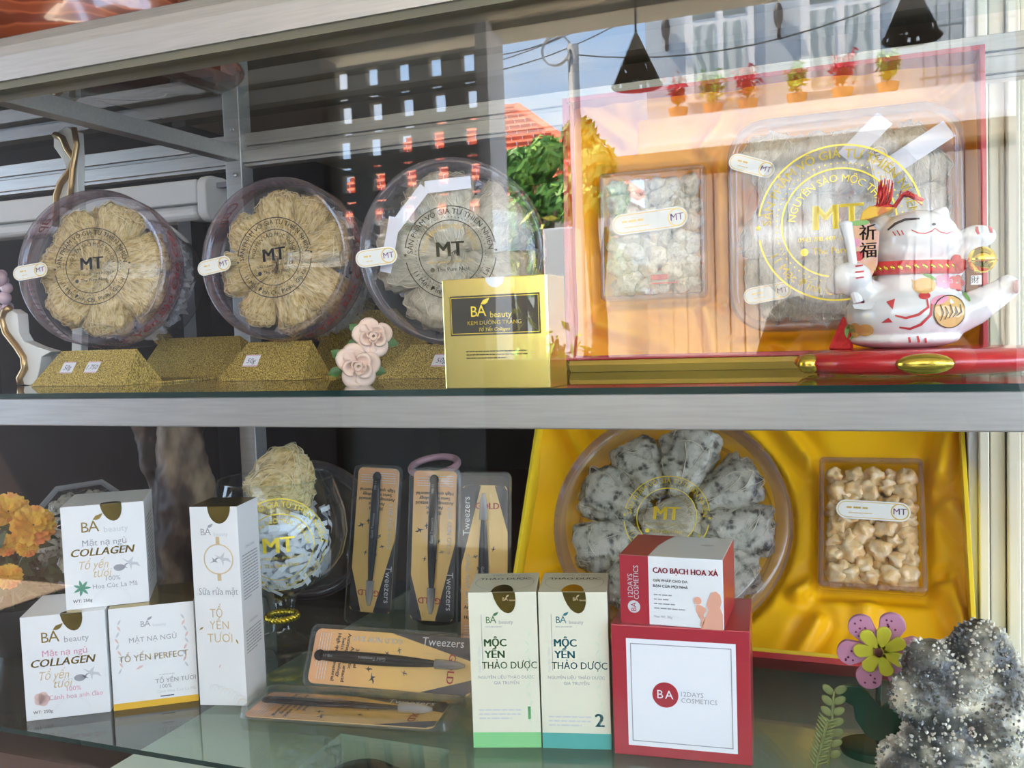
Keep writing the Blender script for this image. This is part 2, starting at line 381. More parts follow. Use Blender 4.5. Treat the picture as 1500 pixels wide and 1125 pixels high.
# the breeze-block screen of the porch, mirrored in the case's glass: each block an open frame
scr = tag(bpy.data.objects.new('wall_screen', None), kind='structure'); COL.objects.link(scr); scr.location = (-2.42, -3.08, 0)
bw = .166; bh = .165
def screen_block(k):     # concrete block with one tall opening and one slit
    b = MB(); T = .022; xs = .050 if k == 0 else .066
    b.box(0, xs, -T, T, 0, bh); b.box(xs+.066, bw, -T, T, 0, bh); b.box(xs, xs+.066, -T, T, bh-.022, bh)
    b.box(xs, xs+.066, -T, T, .020, .058); b.box(xs, xs+.066, -T, T, 0, .004); return b.mesh('block', ['dark_block'])
bme, bme2 = screen_block(0), screen_block(1)
f = MB(); f.box(-2.43, -1.60, -3.10, -3.06, 0, bh*11); struct('wall_dado', f, 'dark_block')
for i in range(5):
    for j in range(11, 16):
        link('block', bme if j % 2 else bme2, scr, Matrix.Translation((i*bw, 0, j*bh)))
f = MB(); f.box(-1.60, -1.545, -3.18, -2.98, 0, HC); struct('trim_2', f, 'white_paint')
f = MB(); f.box(.43, .75, -2.3, -2.0, 0, HC); struct('wall_post', f, 'white_paint')
f = MB(); f.box(-6, 6, -3.25, -3.05, HC-.03, HC+.25); struct('trim_3', f, 'shop_ceiling')
f = MB(); f.box(-1.54, 3, -2.95, -2.8, 0, 1.22); struct('wall_parapet', f, 'dark_wood')

# ================================================================== the display case
case = empty('display_case', (-.5, .25, 0), label='aluminium framed glass display case with two glass shelves of goods', cat='display case')
def cp(name, mb, mats, **k):
    o = mb.build(name, mats, case, **k); o.location = (.5, -.25, 0); return o
XL, XR, YB, ZS, ZB, ZT = -1.75, .60, .495, 1.29, .833, 1.667
m = MB(); m.prism([(-.03, ZT+.009), (-.03, ZT+.036), (-.027, ZT+.037), (-.027, ZT+.039), (-.024, ZT+.052), (-.010, ZT+.068), (.01, ZT+.073), (.02, ZT+.073), (.02, ZT+.009)], XL, XR, axis='x')
cp('top_frame', m, 'alu')
m = MB(); m.box(XL, XR, -.026, .016, ZT, ZT+.009); cp('glazing_channel', m, 'rubber')
m = MB(); m.box(XL, XR, .004, .035, ZS-.042, ZS-.0065); cp('shelf_rail', m, 'alu', bevel=.0015)
def shelf(z, y0, y1, x0, x1, name):
    P = [(x0, y0), (x1, y0), (x1, min(y1, .56)), (.134, min(y1, .56)), (.134, y1), (x0, y1)] if y1 > .56 else [(x0, y0), (x1, y0), (x1, y1), (x0, y1)]; k = len(P)
    m = MB(); m.add([(a, b, z) for a, b in P], [tuple(range(k))], 0)
    m.add([(x0, y0, z-.0065), (x1, y0, z-.0065), (x1, y0, z), (x0, y0, z)], [(0, 1, 2, 3)], 1)
    m.add([(a, b, z-.0065) for a, b in P], [tuple(range(k))[::-1]], 0)
    return cp(name, m, ['shelf_glass', 'glass_edge'], normals=False)
shelf(ZS, .002, YB, XL, .22, 'glass_shelf'); shelf(ZB, .01, .80, XL, .22, 'glass_shelf')
m = MB(); m.box(XL, XR, -.0165, -.0115, .30, ZT+.004); cp('front_glass', m, 'pane_glass')
m = MB(); m.add([(XL, .0, ZT+.0735), (XR, 0, ZT+.0735), (XR, YB, ZT+.0735), (XL, YB, ZT+.0735)], [(0, 1, 2, 3)]); cp('top_glass', m, 'shelf_glass', normals=False)
for zz, dy in ((ZT-.004, 0), (ZT+.028, .012)):
    m = MB(); m.box(XL, .2, YB+dy, YB+dy+.03, zz, zz+.022); m.box(XL, .2, YB+dy+.006, YB+dy+.03, zz-.006, zz); cp('back_rail', m, 'alu', bevel=.001)
px = -1.062
m = MB(); m.box(px, px+.034, YB-.004, YB+.03, .3, ZT+.30); p_ = cp('corner_post', m, 'alu', bevel=.0015)
for zz in (ZT-.025, ZT+.055):
    b = MB(); b.ball((px+.020, YB-.005, zz), (.004, .003, .004)); b.build('bolt', 'steel', p_, smooth=True)
m = MB(); m.box(.1375, .1495, .585, .61, .3, ZT+.2); cp('corner_post', m, 'white_paint', bevel=.002)
m = MB(); m.box(px+.004, px+.03, .0, YB, ZT, ZT+.026); m.box(px-.004, px+.004, .0, YB, ZT+.01, ZT+.03); cp('cross_bar', m, 'alu', bevel=.001)
# plinth below the lower shelf
mat('plinth', (.82, .84, .74), .7, var=(.76, .80, .70), scale=5); mat('shade_brown', (.10, .05, .035), .5)
m = MB(); m.box(-.93, -.69, .012, .20, .30, .795); m.box(-.52, .6, .012, .20, .30, .795); m.box(-.93, .6, .20, .56, .30, .795); m.box(-.93, .134, .56, .9, .30, .795); m.box(-.69, -.52, .012, .20, .30, .72); cp('plinth', m, 'plinth')
m = MB(); m.box(XL, -.93, .0, .9, .30, .62); m.box(-1.12, -.93, .004, .012, .62, .8); cp('shade_board', m, 'shade_brown')  # added board; its dark brown stands in for darkness under the left end
# dark round vessel below the shelf
mat('dark_ceramic', (.05, .06, .05), .2)
v = MB(); v.lathe([(.0, .0), (.05, .0), (.065, .015), (.072, .035), (.065, .06), (.04, .078), (.0, .082)], 32)
o = v.build('covered_jar', 'dark_ceramic', smooth=True, loc=(-.60, .10, .7205)); tag(o, 'dark rounded jar standing below the lower glass shelf', 'jar')

# ================================================================== the street seen in the glass
def mv(px, py, Y): p = at(px, py, y=Y); return Vector((p.x, -p.y, p.z))
HY = 20.
hs = empty('house', (0, -HY, 0), label='pale grey blue two-storey house with white windows across the street', cat='building')
hx0 = mv(947, 100, HY).x
def hp(name, mb, mt, **k): o = mb.build(name, mt, hs, **k); o.location = (0, HY, 0); return o
m = MB(); m.box(hx0, hx0+13, -HY-3, -HY, -.12, 11); hp('wall', m, 'grey_blue_wall')
for (x0p, x1p, ytp, ybp) in ((1003, 1107, -4, 140), (1172, 1290, -30, 124)):
    a = mv(x0p, ytp, HY); b_ = mv(x1p, ybp, HY); wd = b_.x-a.x
    m = MB(); m.box(a.x, b_.x, -HY, -HY+.06, b_.z, a.z); wn_ = hp('window', m, 'white_paint')
    for k in (0, 1):
        xa = a.x+wd*(.12 if k == 0 else .56); xb = xa+wd*.32
        m = MB(); m.box(xa, xb, -HY+.03, -HY+.075, b_.z+.1, b_.z+(a.z-b_.z)*.70); o = m.build('pane', 'curtain', wn_)
        m = MB(); m.box(xa, xb, -HY+.03, -HY+.075, b_.z+(a.z-b_.z)*.76, b_.z+(a.z-b_.z)*.86); o = m.build('fanlight', 'iron_grey', wn_)
for (xp, yp) in ((977, 45), (1141, 25)):
    c = mv(xp, yp, HY); m = MB(); m.ball((c.x, -HY+.12, c.z), (.10, .10, .26)); m.box(c.x-.03, c.x+.03, -HY, -HY+.1, c.z-.45, c.z-.2); hp('wall_lamp', m, 'bronze', smooth=True)
bz1 = mv(1000, 170, HY-.9).z; bz0 = mv(1000, 222, HY-.9).z-.1
m = MB(); m.box(hx0-.02, hx0+12, -HY-.2, -HY+.9, bz0+.25, bz1); hp('balcony', m, 'white_paint')
m = MB(); m.box(hx0-.02, hx0+12, -HY-.2, -HY+1.0, bz0+.06, bz0+.26); hp('cornice', m, 'white_paint')
m = MB(); m.box(hx0-.6, hx0+12, -HY, -HY+1.5, bz0-.28, bz0+.02); hp('awning', m, 'awning')
gz = mv(949, 560, HY).z
for i in range(34):
    x = hx0+.1+i*.30; m = MB(); m.box(x, x+.26, -HY+.9, -HY+.95, -.12, bz0-.45); hp('gate_slat', m, 'gate_white')
# railings of the tall window bay at the right
rx0 = mv(1345, 50, HY).x
for i in range(11):
    x = rx0+.06+i*.24; m = MB(); m.box(x, x+.035, -HY+.25, -HY+.285, bz1+.1, bz1+3.6); hp('window_bar', m, 'iron_grey')
for k in range(4):
    m = MB(); m.box(rx0, rx0+2.7, -HY+.24, -HY+.28, bz1+.3+k*1.0, bz1+.34+k*1.0); hp('window_rail', m, 'iron_grey')
# planters with sprays on the balcony
def plant(name, loc, h, n, spread, lab, cat, mats, group, lsize=.09, seed=3, pot=None):
    r = random.Random(seed); e = empty(name, loc, label=lab, cat=cat, group=group); st = MB(); lf = MB()
    for k in range(n):
        a = r.uniform(0, 2*PI); t = r.uniform(.3, 1)*spread; hh = h*r.uniform(.6, 1); tip = Vector((t*math.cos(a), t*math.sin(a)*.6, hh))
        pts = [Vector((0, 0, 0)).lerp(tip, s)+Vector((0, 0, hh*.18*math.sin(PI*s))) for s in (0, .35, .7, 1)]
        st.tube(pts, h*.008, 4)
        for q in range(9):
            s = r.uniform(.3, 1); c = Vector((0, 0, 0)).lerp(tip, s)+Vector((r.gauss(0, 1), r.gauss(0, 1), r.gauss(0, 1)))*lsize*.6
            d = Vector((r.gauss(0, 1), r.gauss(0, 1), r.gauss(0, .6))).normalized(); u = d.orthogonal().normalized()
            lf.add([c-d*lsize, c+u*lsize*.35, c+d*lsize, c-u*lsize*.35], [(0, 1, 2, 3)])
    st.build('stem', mats[0], e); tag(lf.build('foliage', mats[1], e, normals=False), kind='stuff')
    if pot: p = MB(); p.lathe([(pot*.7, -pot*1.1), (pot, 0), (pot*.9, 0), (0, -.02)], 20); p.build('pot', 'terracotta', e, smooth='angle')
    return e
for k, xp in enumerate((1000, 1050, 1100, 1170, 1235, 1300)):
    c = mv(xp, 150, HY); plant('balcony_plant', (c.x, -HY+.55, bz1+.243), .72, 22, .29, ('red flowering' if k % 2 == 0 else 'green leafy')+' potted plant on the balcony of the pale house', 'plant', ('bark', 'bougain' if k % 2 == 0 else 'leaf'), 'plants on the balcony', .08, k, .22)
# tiled roof house
RY = 26.
apx = mv(733, 148, RY); eav = mv(880, 300, RY)
rh = empty('tiled_house', (apx.x, -RY, 0), label='house with an orange tiled hip roof behind the tree', cat='building')
def rp_(name, mb, mt): o = mb.build(name, mt, rh); o.location = (-apx.x, RY, 0); return o
ez = eav.z-.4; hw = 5.2
m = MB(); m.box(apx.x-hw+.6, apx.x+hw-.6, -RY-4, -RY+3.2, -.12, ez+.1); rp_('wall', m, 'cream_wall')
R0 = Vector((apx.x-2.5, -RY-1, apx.z)); R1 = Vector((apx.x+.2, -RY-1, apx.z))
nc = 16
slope = [Vector((apx.x-hw, -RY+4, ez)), Vector((apx.x+hw, -RY+4, ez)), R1, R0]
for c in range(nc):     # each course of tiles a stepped strip
    t0, t1 = c/nc, (c+1)/nc
    a, b_ = slope[0].lerp(slope[3], t0), slope[1].lerp(slope[2], t0); c2, d2 = slope[1].lerp(slope[2], t1), slope[0].lerp(slope[3], t1); u = Vector((0, .02, .10))
    nn = int((b_-a).length/.34); m = MB()
    for i in range(nn):
        p0, p1 = a.lerp(b_, i/nn), a.lerp(b_, (i+.94)/nn); q0, q1 = d2.lerp(c2, i/nn), d2.lerp(c2, (i+.94)/nn)
        m.add([p0+u, p1+u, q1, q0, p0-u*.3, p1-u*.3], [(0, 1, 2, 3), (0, 4, 5, 1)])
    o = rp_('tile_course', m, 'roof_tile'); o['kind'] = 'stuff'
m = MB(); m.add([slope[1], Vector((apx.x+hw, -RY-7, ez)), R1], [(0, 1, 2)]); rp_('roof_slope', m, 'roof_tile')
m = MB(); m.tube([R0, R1, slope[1]], .14, 8); rp_('ridge', m, 'roof_tile')
# trees and shrubs
def tree(name, base, h, crowns, lab, mt, seed, lsize=.11, per=620):
    r = random.Random(seed); e = empty(name, base, label=lab, cat='tree'); t = MB(); t.tube([(0, 0, 0), (.05, 0, h*.4), (0, .05, h*.8)], [.16, .12, .05], 8)
    lf = MB()
    for (cx, cz, cr) in crowns:
        t.tube([(0, 0, h*.35), (cx*.6, 0, cz*.8), (cx, 0, cz)], [.07, .05, .02], 6)
        for k in range(per):
            d = Vector((r.gauss(0, 1), r.gauss(0, 1), r.gauss(0, 1))).normalized()*cr*r.uniform(.45, 1.05); c = Vector((cx, 0, cz))+d
            n = (d.normalized()+Vector((r.gauss(0, .5), r.gauss(0, .5), r.gauss(0, .5)))).normalized(); u = n.orthogonal().normalized(); v_ = n.cross(u)
            lf.add([c-u*lsize, c+v_*lsize*.4, c+u*lsize, c-v_*lsize*.4], [(0, 1, 2, 3)])
    t.build('trunk', 'bark', e, smooth=True); tag(lf.build('foliage', mt, e, normals=False), kind='stuff'); return e
TY = 14.
def cr(px, py, rad, bx, Y=TY): p = mv(px, py, Y); return (p.x-bx, p.z+.118, rad)
bx = mv(790, 300, TY).x
tree('street_tree', (bx, -TY, -.118), 4, [cr(765, 250, 0.384, bx), cr(800, 230, 0.341, bx), cr(770, 320, 0.465, bx), cr(815, 290, 0.372, bx), cr(740, 380, 0.372, bx), cr(790, 400, 0.434, bx), cr(830, 370, 0.31, bx)],
     'bushy green street tree in front of the tiled roof', 'leaf', 5)
bx = mv(870, 300, 12.4).x
tree('street_tree', (bx, -12.4, -.118), 4, [cr(850, 200, 0.248, bx, 12.4), cr(870, 240, 0.341, bx, 12.4), cr(855, 290, 0.372, bx, 12.4), cr(895, 290, 0.279, bx, 12.4)], 'leafy tree with a pointed crown beside the steel pole', 'leaf', 6)
c = mv(765, 345, 9); plant('shrub', (c.x, -9, -.118), c.z+.55, 26, .6, 'yellow green shrub growing behind the porch screen', 'plant', ('bark', 'yellow_leaf'), None, .13, 5)
for k, xp in enumerate((700, 745, 790, 830)):
    yp = 4.0+1.0*k; c = mv(xp, 462, yp); plant('porch_plant', (c.x, -yp, -.118), c.z-.05, 40, .30, 'leafy green plant growing beyond the porch wall', 'plant', ('bark', 'leaf'), 'plants beyond the porch wall', .09, 20+k)
# pole, cables
PY = 11.; a = mv(840, 67, PY); m = MB(); m.tube([(a.x, -PY, -.1), (a.x, -PY, a.z)], .075, 12)
e = empty('street_pole', (a.x, -PY, 0), label='slim grey steel street pole with a coil of cable at its top', cat='pole'); o = m.build('pole', 'steel', e, smooth=True); o.location = (-a.x, PY, 0)
m = MB(); m.tube([(a.x-.22+.2*math.cos(t*.5), -PY+.02*t/6, a.z-.05+.2*math.sin(t*.5)) for t in range(26)], .012, 6); o = m.build('cable_coil', 'steel', e); o.location = (-a.x, PY, 0)
def cable(p, q, sag, lab, rad=.009):
    m = MB(); m.tube([p.lerp(q, t/10)-Vector((0, 0, sag*4*(t/10)*(1-t/10))) for t in range(11)], rad, 5); tag(m.build('power_cable', 'cable'), lab, 'cable', 'overhead cables')
for k, (p, q) in enumerate((((725, 82), (880, 20)), ((725, 92), (1000, -40)), ((725, 105), (950, 10)))):
    cable(mv(*p, 13), mv(*q, 13), .12, 'thin black cable strung across the sky over the street')
cable(a-Vector((0, 0, .12)), mv(1300, 5, PY), .25, 'black cable running from the pole top past the pale house')
# wall pier and pendant lamps
c = mv(822, 335, 8); m = MB(); m.box(c.x-.16, c.x+.16, -8.2, -7.9, -.12, c.z); tag(m.build('gate_pier', 'white_paint', bevel=.02), 'white gate pier with a brick cap beside the street tree', 'pier')
mat('lamp_mesh', (.02, .02, .02), .6)
def lamp(px, py, Y, lab):
    ap = mv(px, py, Y); hgt = .135; r_ = .066
    e = empty('pendant_lamp', ap, label=lab, cat='lamp', group='pendant lamps over the porch')
    s = MB(); N = 56; ro = 15; rr = random.Random(4); vs = []; fs = []
    for j in range(ro+1): vs += [((.006+(r_-.006)*j/ro)*math.cos(2*PI*i/N), (.006+(r_-.006)*j/ro)*math.sin(2*PI*i/N), -hgt*j/ro) for i in range(N)]
    for j in range(ro):
        for i in range(N):
            if rr.random() > .12: fs.append((j*N+i, j*N+(i+1) % N, (j+1)*N+(i+1) % N, (j+1)*N+i))
    s.add(vs, fs); s.build('lamp_shade', 'lamp_mesh', e, normals=False)
    s = MB(); s.tube([(r_*math.cos(t*PI/16), r_*math.sin(t*PI/16), -hgt) for t in range(32)], .003, 6, closed=True); s.build('rim', 'lamp_mesh', e)
    s = MB(); s.tube([(0, 0, -.002), (0, 0, HC-ap.z)], .003, 6); s.build('cord', 'cable', e)
lamp(935, 55, 1.6, 'black perforated cone pendant lamp hanging nearer the porch screen'); lamp(1334, -22, 1.6, 'black perforated cone pendant lamp hanging nearer the white porch post')

# ================================================================== cartons on the lower shelf
def carton(name, BL, yaw, wd, dp, ht, z, faces, label, cat='carton', tilt=0, bevel=.0006):
    """BL = world x,y of the front-left bottom corner; faces: material per bottom, top, front, back, left, right"""
    a = math.radians(yaw); ex = Vector((math.cos(a), math.sin(a), 0)); ey = Vector((-math.sin(a), math.cos(a), 0))
    c = Vector((BL[0], BL[1], z))+ex*wd/2+ey*dp/2
    e = empty(name, c, (0, 0, a), label, cat)
    b = MB(); x, y = wd/2, dp/2; b.box(-x, x, -y, y, 0, ht); b.m = list(range(6))
    names = [faces]*6 if isinstance(faces, str) else faces
    b.build('carton_body', names, e, bevel=bevel, seg=2, normals=False); e['wd'] = wd
    for k in ('wd',): del e[k]
    return e
def egg(mb, x, y, rx, up, dn, mi=0, n=16, sk=0):
    poly(mb, [(x+rx*math.cos(2*PI*i/n)+sk*math.sin(2*PI*i/n), y+(up if math.sin(2*PI*i/n) > 0 else dn)*math.sin(2*PI*i/n)) for i in range(n)], mi)
class Face:
    def __init__(s, w, h): s.w = w; s.h = h; s.mb = MB()
    def x(s, u): return (u-.5)*s.w
    def y(s, v): return (1-v)*s.h
    def t(s, txt, u, v, size, mi, **k): text(s.mb, txt, size*s.h, s.x(u), s.y(v), mi, **k); return s
    def r(s, u0, u1, v0, v1, mi): rect(s.mb, s.x(u0), s.x(u1), s.y(v1), s.y(v0), mi); return s
def collagen(name, BL, yaw, z, label, petal, accent, flower_txt, sealtop, logo):
    w, d, h = .109, .112, .146
    e = carton(name, BL, yaw, w, d, h, z, 'white_card', label)
    F = Face(w, h); mats = ['gold_print', 'grey_print', accent, 'pale_gold_print', 'light_print', 'leaf_print', 'blush_print', 'dark_print', 'gold_foil']
    ba_logo(F.mb, F.x(.22), F.y(.27), h*.105, logo[0], logo[1])
    F.t('Mặt nạ ngủ', .5, .37, .085, 2); F.t('COLLAGEN', .48, .46, .105, 0, bold=.03, shear=.25, sx=1.05)
    F.t('Tổ yến', .36, .585, .115, 3, shear=.3, sx=.8); F.t('tươi', .46, .67, .12, 3, shear=.3, sx=.8); F.t('100%', .58, .73, .065, 2)
    swallow(F.mb, F.x(.80), F.y(.60), w*.13, 4, -.5); swallow(F.mb, F.x(.72), F.y(.63), w*.07, 1, .6); egg(F.mb, F.x(.66), F.y(.63), w*.07, h*.03, h*.035, 1)
    F.t(flower_txt, .60, .80, .065, 2 if petal else 1); F.t('WT: 250g', .2, .925, .042, 7, bold=.01)
    if petal:
        for k in range(5): egg(F.mb, F.x(.20)+w*.045*math.cos(k*1.257), F.y(.80)+w*.045*math.sin(k*1.257), w*.055, w*.05, w*.05, 6)
    else:
        for k in range(7): leafmark(F.mb, F.x(.2)+w*.05*math.cos(k*.9), F.y(.80)+w*.05*math.sin(k*.9), w*.06, 5, k*.9+1.57)
    for k in range(9):   # pale line-drawn petals behind the text
        a = PI*(.1+.8*k/8); ring(F.mb, F.x(.55)+w*.16*math.cos(a), F.y(.98)+w*.16*math.sin(a), w*.075, .0002, 4, 14, a-1.2, a+1.2)
    place(e, 'print', F.mb, mats, front(-d/2-.0003))
    s = MB(); egg(s, F.x(.60), F.y(.0), w*.13, 0, h*.17, 0, 20, sk=-w*.03); poly(s, [(F.x(.60)-w*.13, h), (F.x(.60)+w*.13, h), (F.x(.60)+w*.13, h+.0001), (F.x(.60)-w*.13, h+.0001)], 0)
    place(e, 'seal', s, ['gold_foil'], front(-d/2-.0006))
    s = MB(); egg(s, F.x(.60), -d/2, w*.13, h*.10, 0, 0, 20); place(e, 'seal', s, ['gold_foil'], topf(h+.0005))
    s = MB(); lines(s, -d*.35, d*.3, h*.80, 16, h*.042, h*.012, 0, seed=3); place(e, 'side_print', s, ['grey_print'], rightf(w/2+.0003))
    return e
collagen('mask_carton', (-1.088, .033), 33.6, ZB, 'white sleeping mask carton with pink cherry petal lettering on the lower shelf', True, 'pink_print', 'Cánh hoa anh đào', True, (0, 1))
collagen('mask_carton', (-1.050, .077), 37, ZB+.1461, 'white sleeping mask carton with a green chamomile sprig stacked on two cartons', False, 'grey_print', 'Hoa Cúc La Mã', True, (0, 4))

def perfect():
    w, d, h = .114, .11, .146
    e = carton('mask_carton', (-.995, .097), 35.0, w, d, h, ZB, ['white_card', 'gold_foil', 'white_card', 'white_card', 'white_card', 'white_card'], 'white carton with a yellow base stripe and orange brand lettering, gold foil top')
    F = Face(w, h); mats = ['grey_print', 'light_print', 'pale_gold_print', 'yellow_band', 'blush_print', 'ink']
    ba_logo(F.mb, F.x(.36), F.y(.21), h*.058, 0, 1); F.t('MẶT NẠ NGỦ', .5, .33, .07, 0)
    F.t('TỔ YẾN PERFECT', .5, .51, .088, 2, bold=.012, sx=.93); lines(F.mb, F.x(.55), F.x(.88), F.y(.70), 1, .003, .0012, 1, 4)
    F.t('TỔ YẾN TƯƠI', .74, .76, .06, 0, bold=.006); F.t('100%', .62, .815, .055, 0); F.t('Cánh Hoa Cúc La Mã', .74, .865, .042, 1)
    F.r(.55, .71, .905, .915, 5); F.r(0, 1, .935, 1, 3)
    for s_, x0 in ((1, .10), (-1, .88)):
        for k in range(9): leafmark(F.mb, F.x(x0+.02*s_*math.sin(k)), F.y(.62-.06*k), h*.032, 4 if k % 2 else 1, .5*s_*(1 if k % 2 else -1))
    leafmark(F.mb, F.x(.33), F.y(.6), h*.04, 4, -1.1)
    place(e, 'print', F.mb, mats, front(-d/2-.0003))
perfect()
def tall():
    w, d, h = .070, .072, .285
    e = carton('face_wash_carton', (-.888, .149), 14.3, w, d, h, ZB, ['white_card', 'gold_foil', 'white_card', 'white_card', 'white_card', 'white_card'], 'tall white face wash carton with orange ring and bird emblem and gold foil top')
    F = Face(w, h); mats = ['grey_print', 'pale_gold_print', 'gold_print', 'light_print', 'blush_print']
    ba_logo(F.mb, F.x(.20), F.y(.145), h*.035, 0, 3)
    ring(F.mb, F.x(.56), F.y(.262), w*.30, w*.025, 1, 40); F.r(.52, .60, .15, .185, 1); F.r(.52, .60, .335, .37, 1)
    swallow(F.mb, F.x(.64), F.y(.262), w*.20, 3, -.4); swallow(F.mb, F.x(.48), F.y(.27), w*.12, 0, .5)
    F.t('Sữa rửa mặt', .52, .425, .048, 0, sx=.82)
    F.t('TỔ', .45, .535, .062, 1, sx=.8); F.t('YẾN', .5, .595, .058, 1, sx=.9); F.t('TƯƠI', .5, .66, .062, 1, sx=.9)
    leafmark(F.mb, F.x(.12), F.y(.61), h*.014, 2, -1); leafmark(F.mb, F.x(.86), F.y(.675), h*.014, 2, .4); leafmark(F.mb, F.x(.47), F.y(.8), h*.012, 4, -.5)
    for k in range(13): ring(F.mb, F.x(.62)+w*.3*math.cos(k*.5), F.y(.99)+w*.3*abs(math.sin(k*.26)), w*.10, .0003, 3 if k % 3 else 1, 12, 0, PI)
    place(e, 'print', F.mb, mats, front(-d/2-.0003))
    s = MB(); egg(s, F.x(.62), h, w*.24, 0, h*.085, 0, 20); place(e, 'seal', s, ['gold_foil'], front(-d/2-.0006))
    s = MB(); text(s, 'CÔNG DỤNG', h*.018, 0, h*.78, 0); lines(s, -d*.38, d*.36, h*.74, 15, h*.0155, h*.006, 0, 5); text(s, 'CÁCH DÙNG', h*.018, 0, h*.40, 0); lines(s, -d*.38, d*.36, h*.36, 8, h*.0155, h*.006, 0, 6)
    place(e, 'side_print', s, ['grey_print'], rightf(w/2+.0003))
tall()
def moc(BL, yaw, num, ink, band, nmat, foot, label):
    w, d, h = .0845, .088, .196
    e = carton('herbal_carton', BL, yaw, w, d, h, ZB, 'cream_card', label)
    F = Face(w, h); mats = [ink, 'grey_print', 'mint_print', band, nmat, 'light_print']
    ba_logo(F.mb, F.x(.24), F.y(.20), h*.043, 0, 1); lines(F.mb, F.x(.24), F.x(.62), F.y(.222), 1, .002, .0008, 1, 9)
    F.t('MỘC', .375, .325, .068, 0, bold=.04, sx=.95); F.t('YẾN', .36, .40, .068, 0, bold=.04, sx=.95); F.t('THẢO DƯỢC', .57, .47, .064, 0, bold=.012, sx=.9)
    F.t('NGUYÊN LIỆU THẢO DƯỢC', .52, .545, .028, 1); F.t('GIA TRUYỀN', .52, .582, .028, 1)
    F.r(.178, .186, .14, .50, 1); F.t('Net Wt. 100ml', .135, .43, .026, 5, rot=PI/2)
    lines(F.mb, F.x(.10), F.x(.72), F.y(foot), 3, h*.027, h*.009, 5, 11); F.t(num, .84, foot+.02, .12, 4, bold=.035)
    F.r(0, 1, .90, 1, 3)
    for k in range(11):   # pale herb stem
        v = .82-.055*k; leafmark(F.mb, F.x(.86+.03*math.sin(k*1.3)), F.y(v), h*.022, 2, .6 if k % 2 else -.6)
    F.r(.862, .868, .25, .88, 2)
    place(e, 'print', F.mb, mats, front(-d/2-.0003))
    s = MB(); egg(s, F.x(.52), h, w*.165, 0, h*.135, 0, 20, sk=-w*.06); place(e, 'seal', s, ['gold_foil'], front(-d/2-.0006))
    s = MB(); ba_logo(s, F.x(.50), F.y(.055), h*.022, 0, 0); place(e, 'seal_print', s, ['pale_gold_print'], front(-d/2-.0009))
    s = MB(); egg(s, 0, -d/2, w*.165, d*.36, 0, 0, 20); place(e, 'seal', s, ['gold_foil'], topf(h+.0005))
    s = MB(); text(s, 'THẢO DƯỢC', h*.055, 0, d*.16, 0, bold=.02); text(s, 'MỘC YẾN', h*.04, 0, d*.34, 1); ring(s, 0, 0, w*.44, .0005, 1, 40); place(e, 'top_print', s, ['dark_print', 'grey_print'], topf(h+.0004))
moc((-.460, .140), 17, '1', 'green_print', 'green_band', 'green_band', .76, 'cream herbal carton with green lettering, numeral 1 and a light green foot band')
moc((-.377, .164), 13.7, '2', 'teal_print', 'teal_band', 'teal_print', .80, 'cream herbal carton with teal lettering, numeral 2 and a teal foot band')
def cube():
    w, d, h = .162, .13, .160
    e = carton('cosmetics_carton', (-.289, .175), 5.5, w, d, h, ZB, 'red_card', 'large glossy red carton with a white square and round red emblem', bevel=.0012)
    F = Face(w, h); F.r(.11, .90, .10, .92, 0); frame(F.mb, F.x(.14), F.x(.87), F.y(.885), F.y(.135), .0011, 1)
    disc(F.mb, F.x(.39), F.y(.515), w*.095, 2, 32); text(F.mb, 'BA', h*.092, F.x(.39), F.y(.515), 0, space=1.25)
    F.t('12DAYS', .505, .50, .05, 1, al='L'); F.t('COSMETICS', .505, .548, .05, 1, al='L')
    for a in F.mb.f[:0]: pass
    # lift the later layers slightly above the sheet
    nv = 4; F.mb.v = [v if i < nv else (v[0], v[1], .0003) for i, v in enumerate(F.mb.v)]
    base = next(i for i, f in enumerate(F.mb.f) if len(f) == 32); st = F.mb.f[base][-1]
    F.mb.v = [v if i <= st else (v[0], v[1], .0006) for i, v in enumerate(F.mb.v)]
    place(e, 'print', F.mb, ['white_sheet', 'grey_print', 'red_card'], front(-d/2-.0003))
cube()
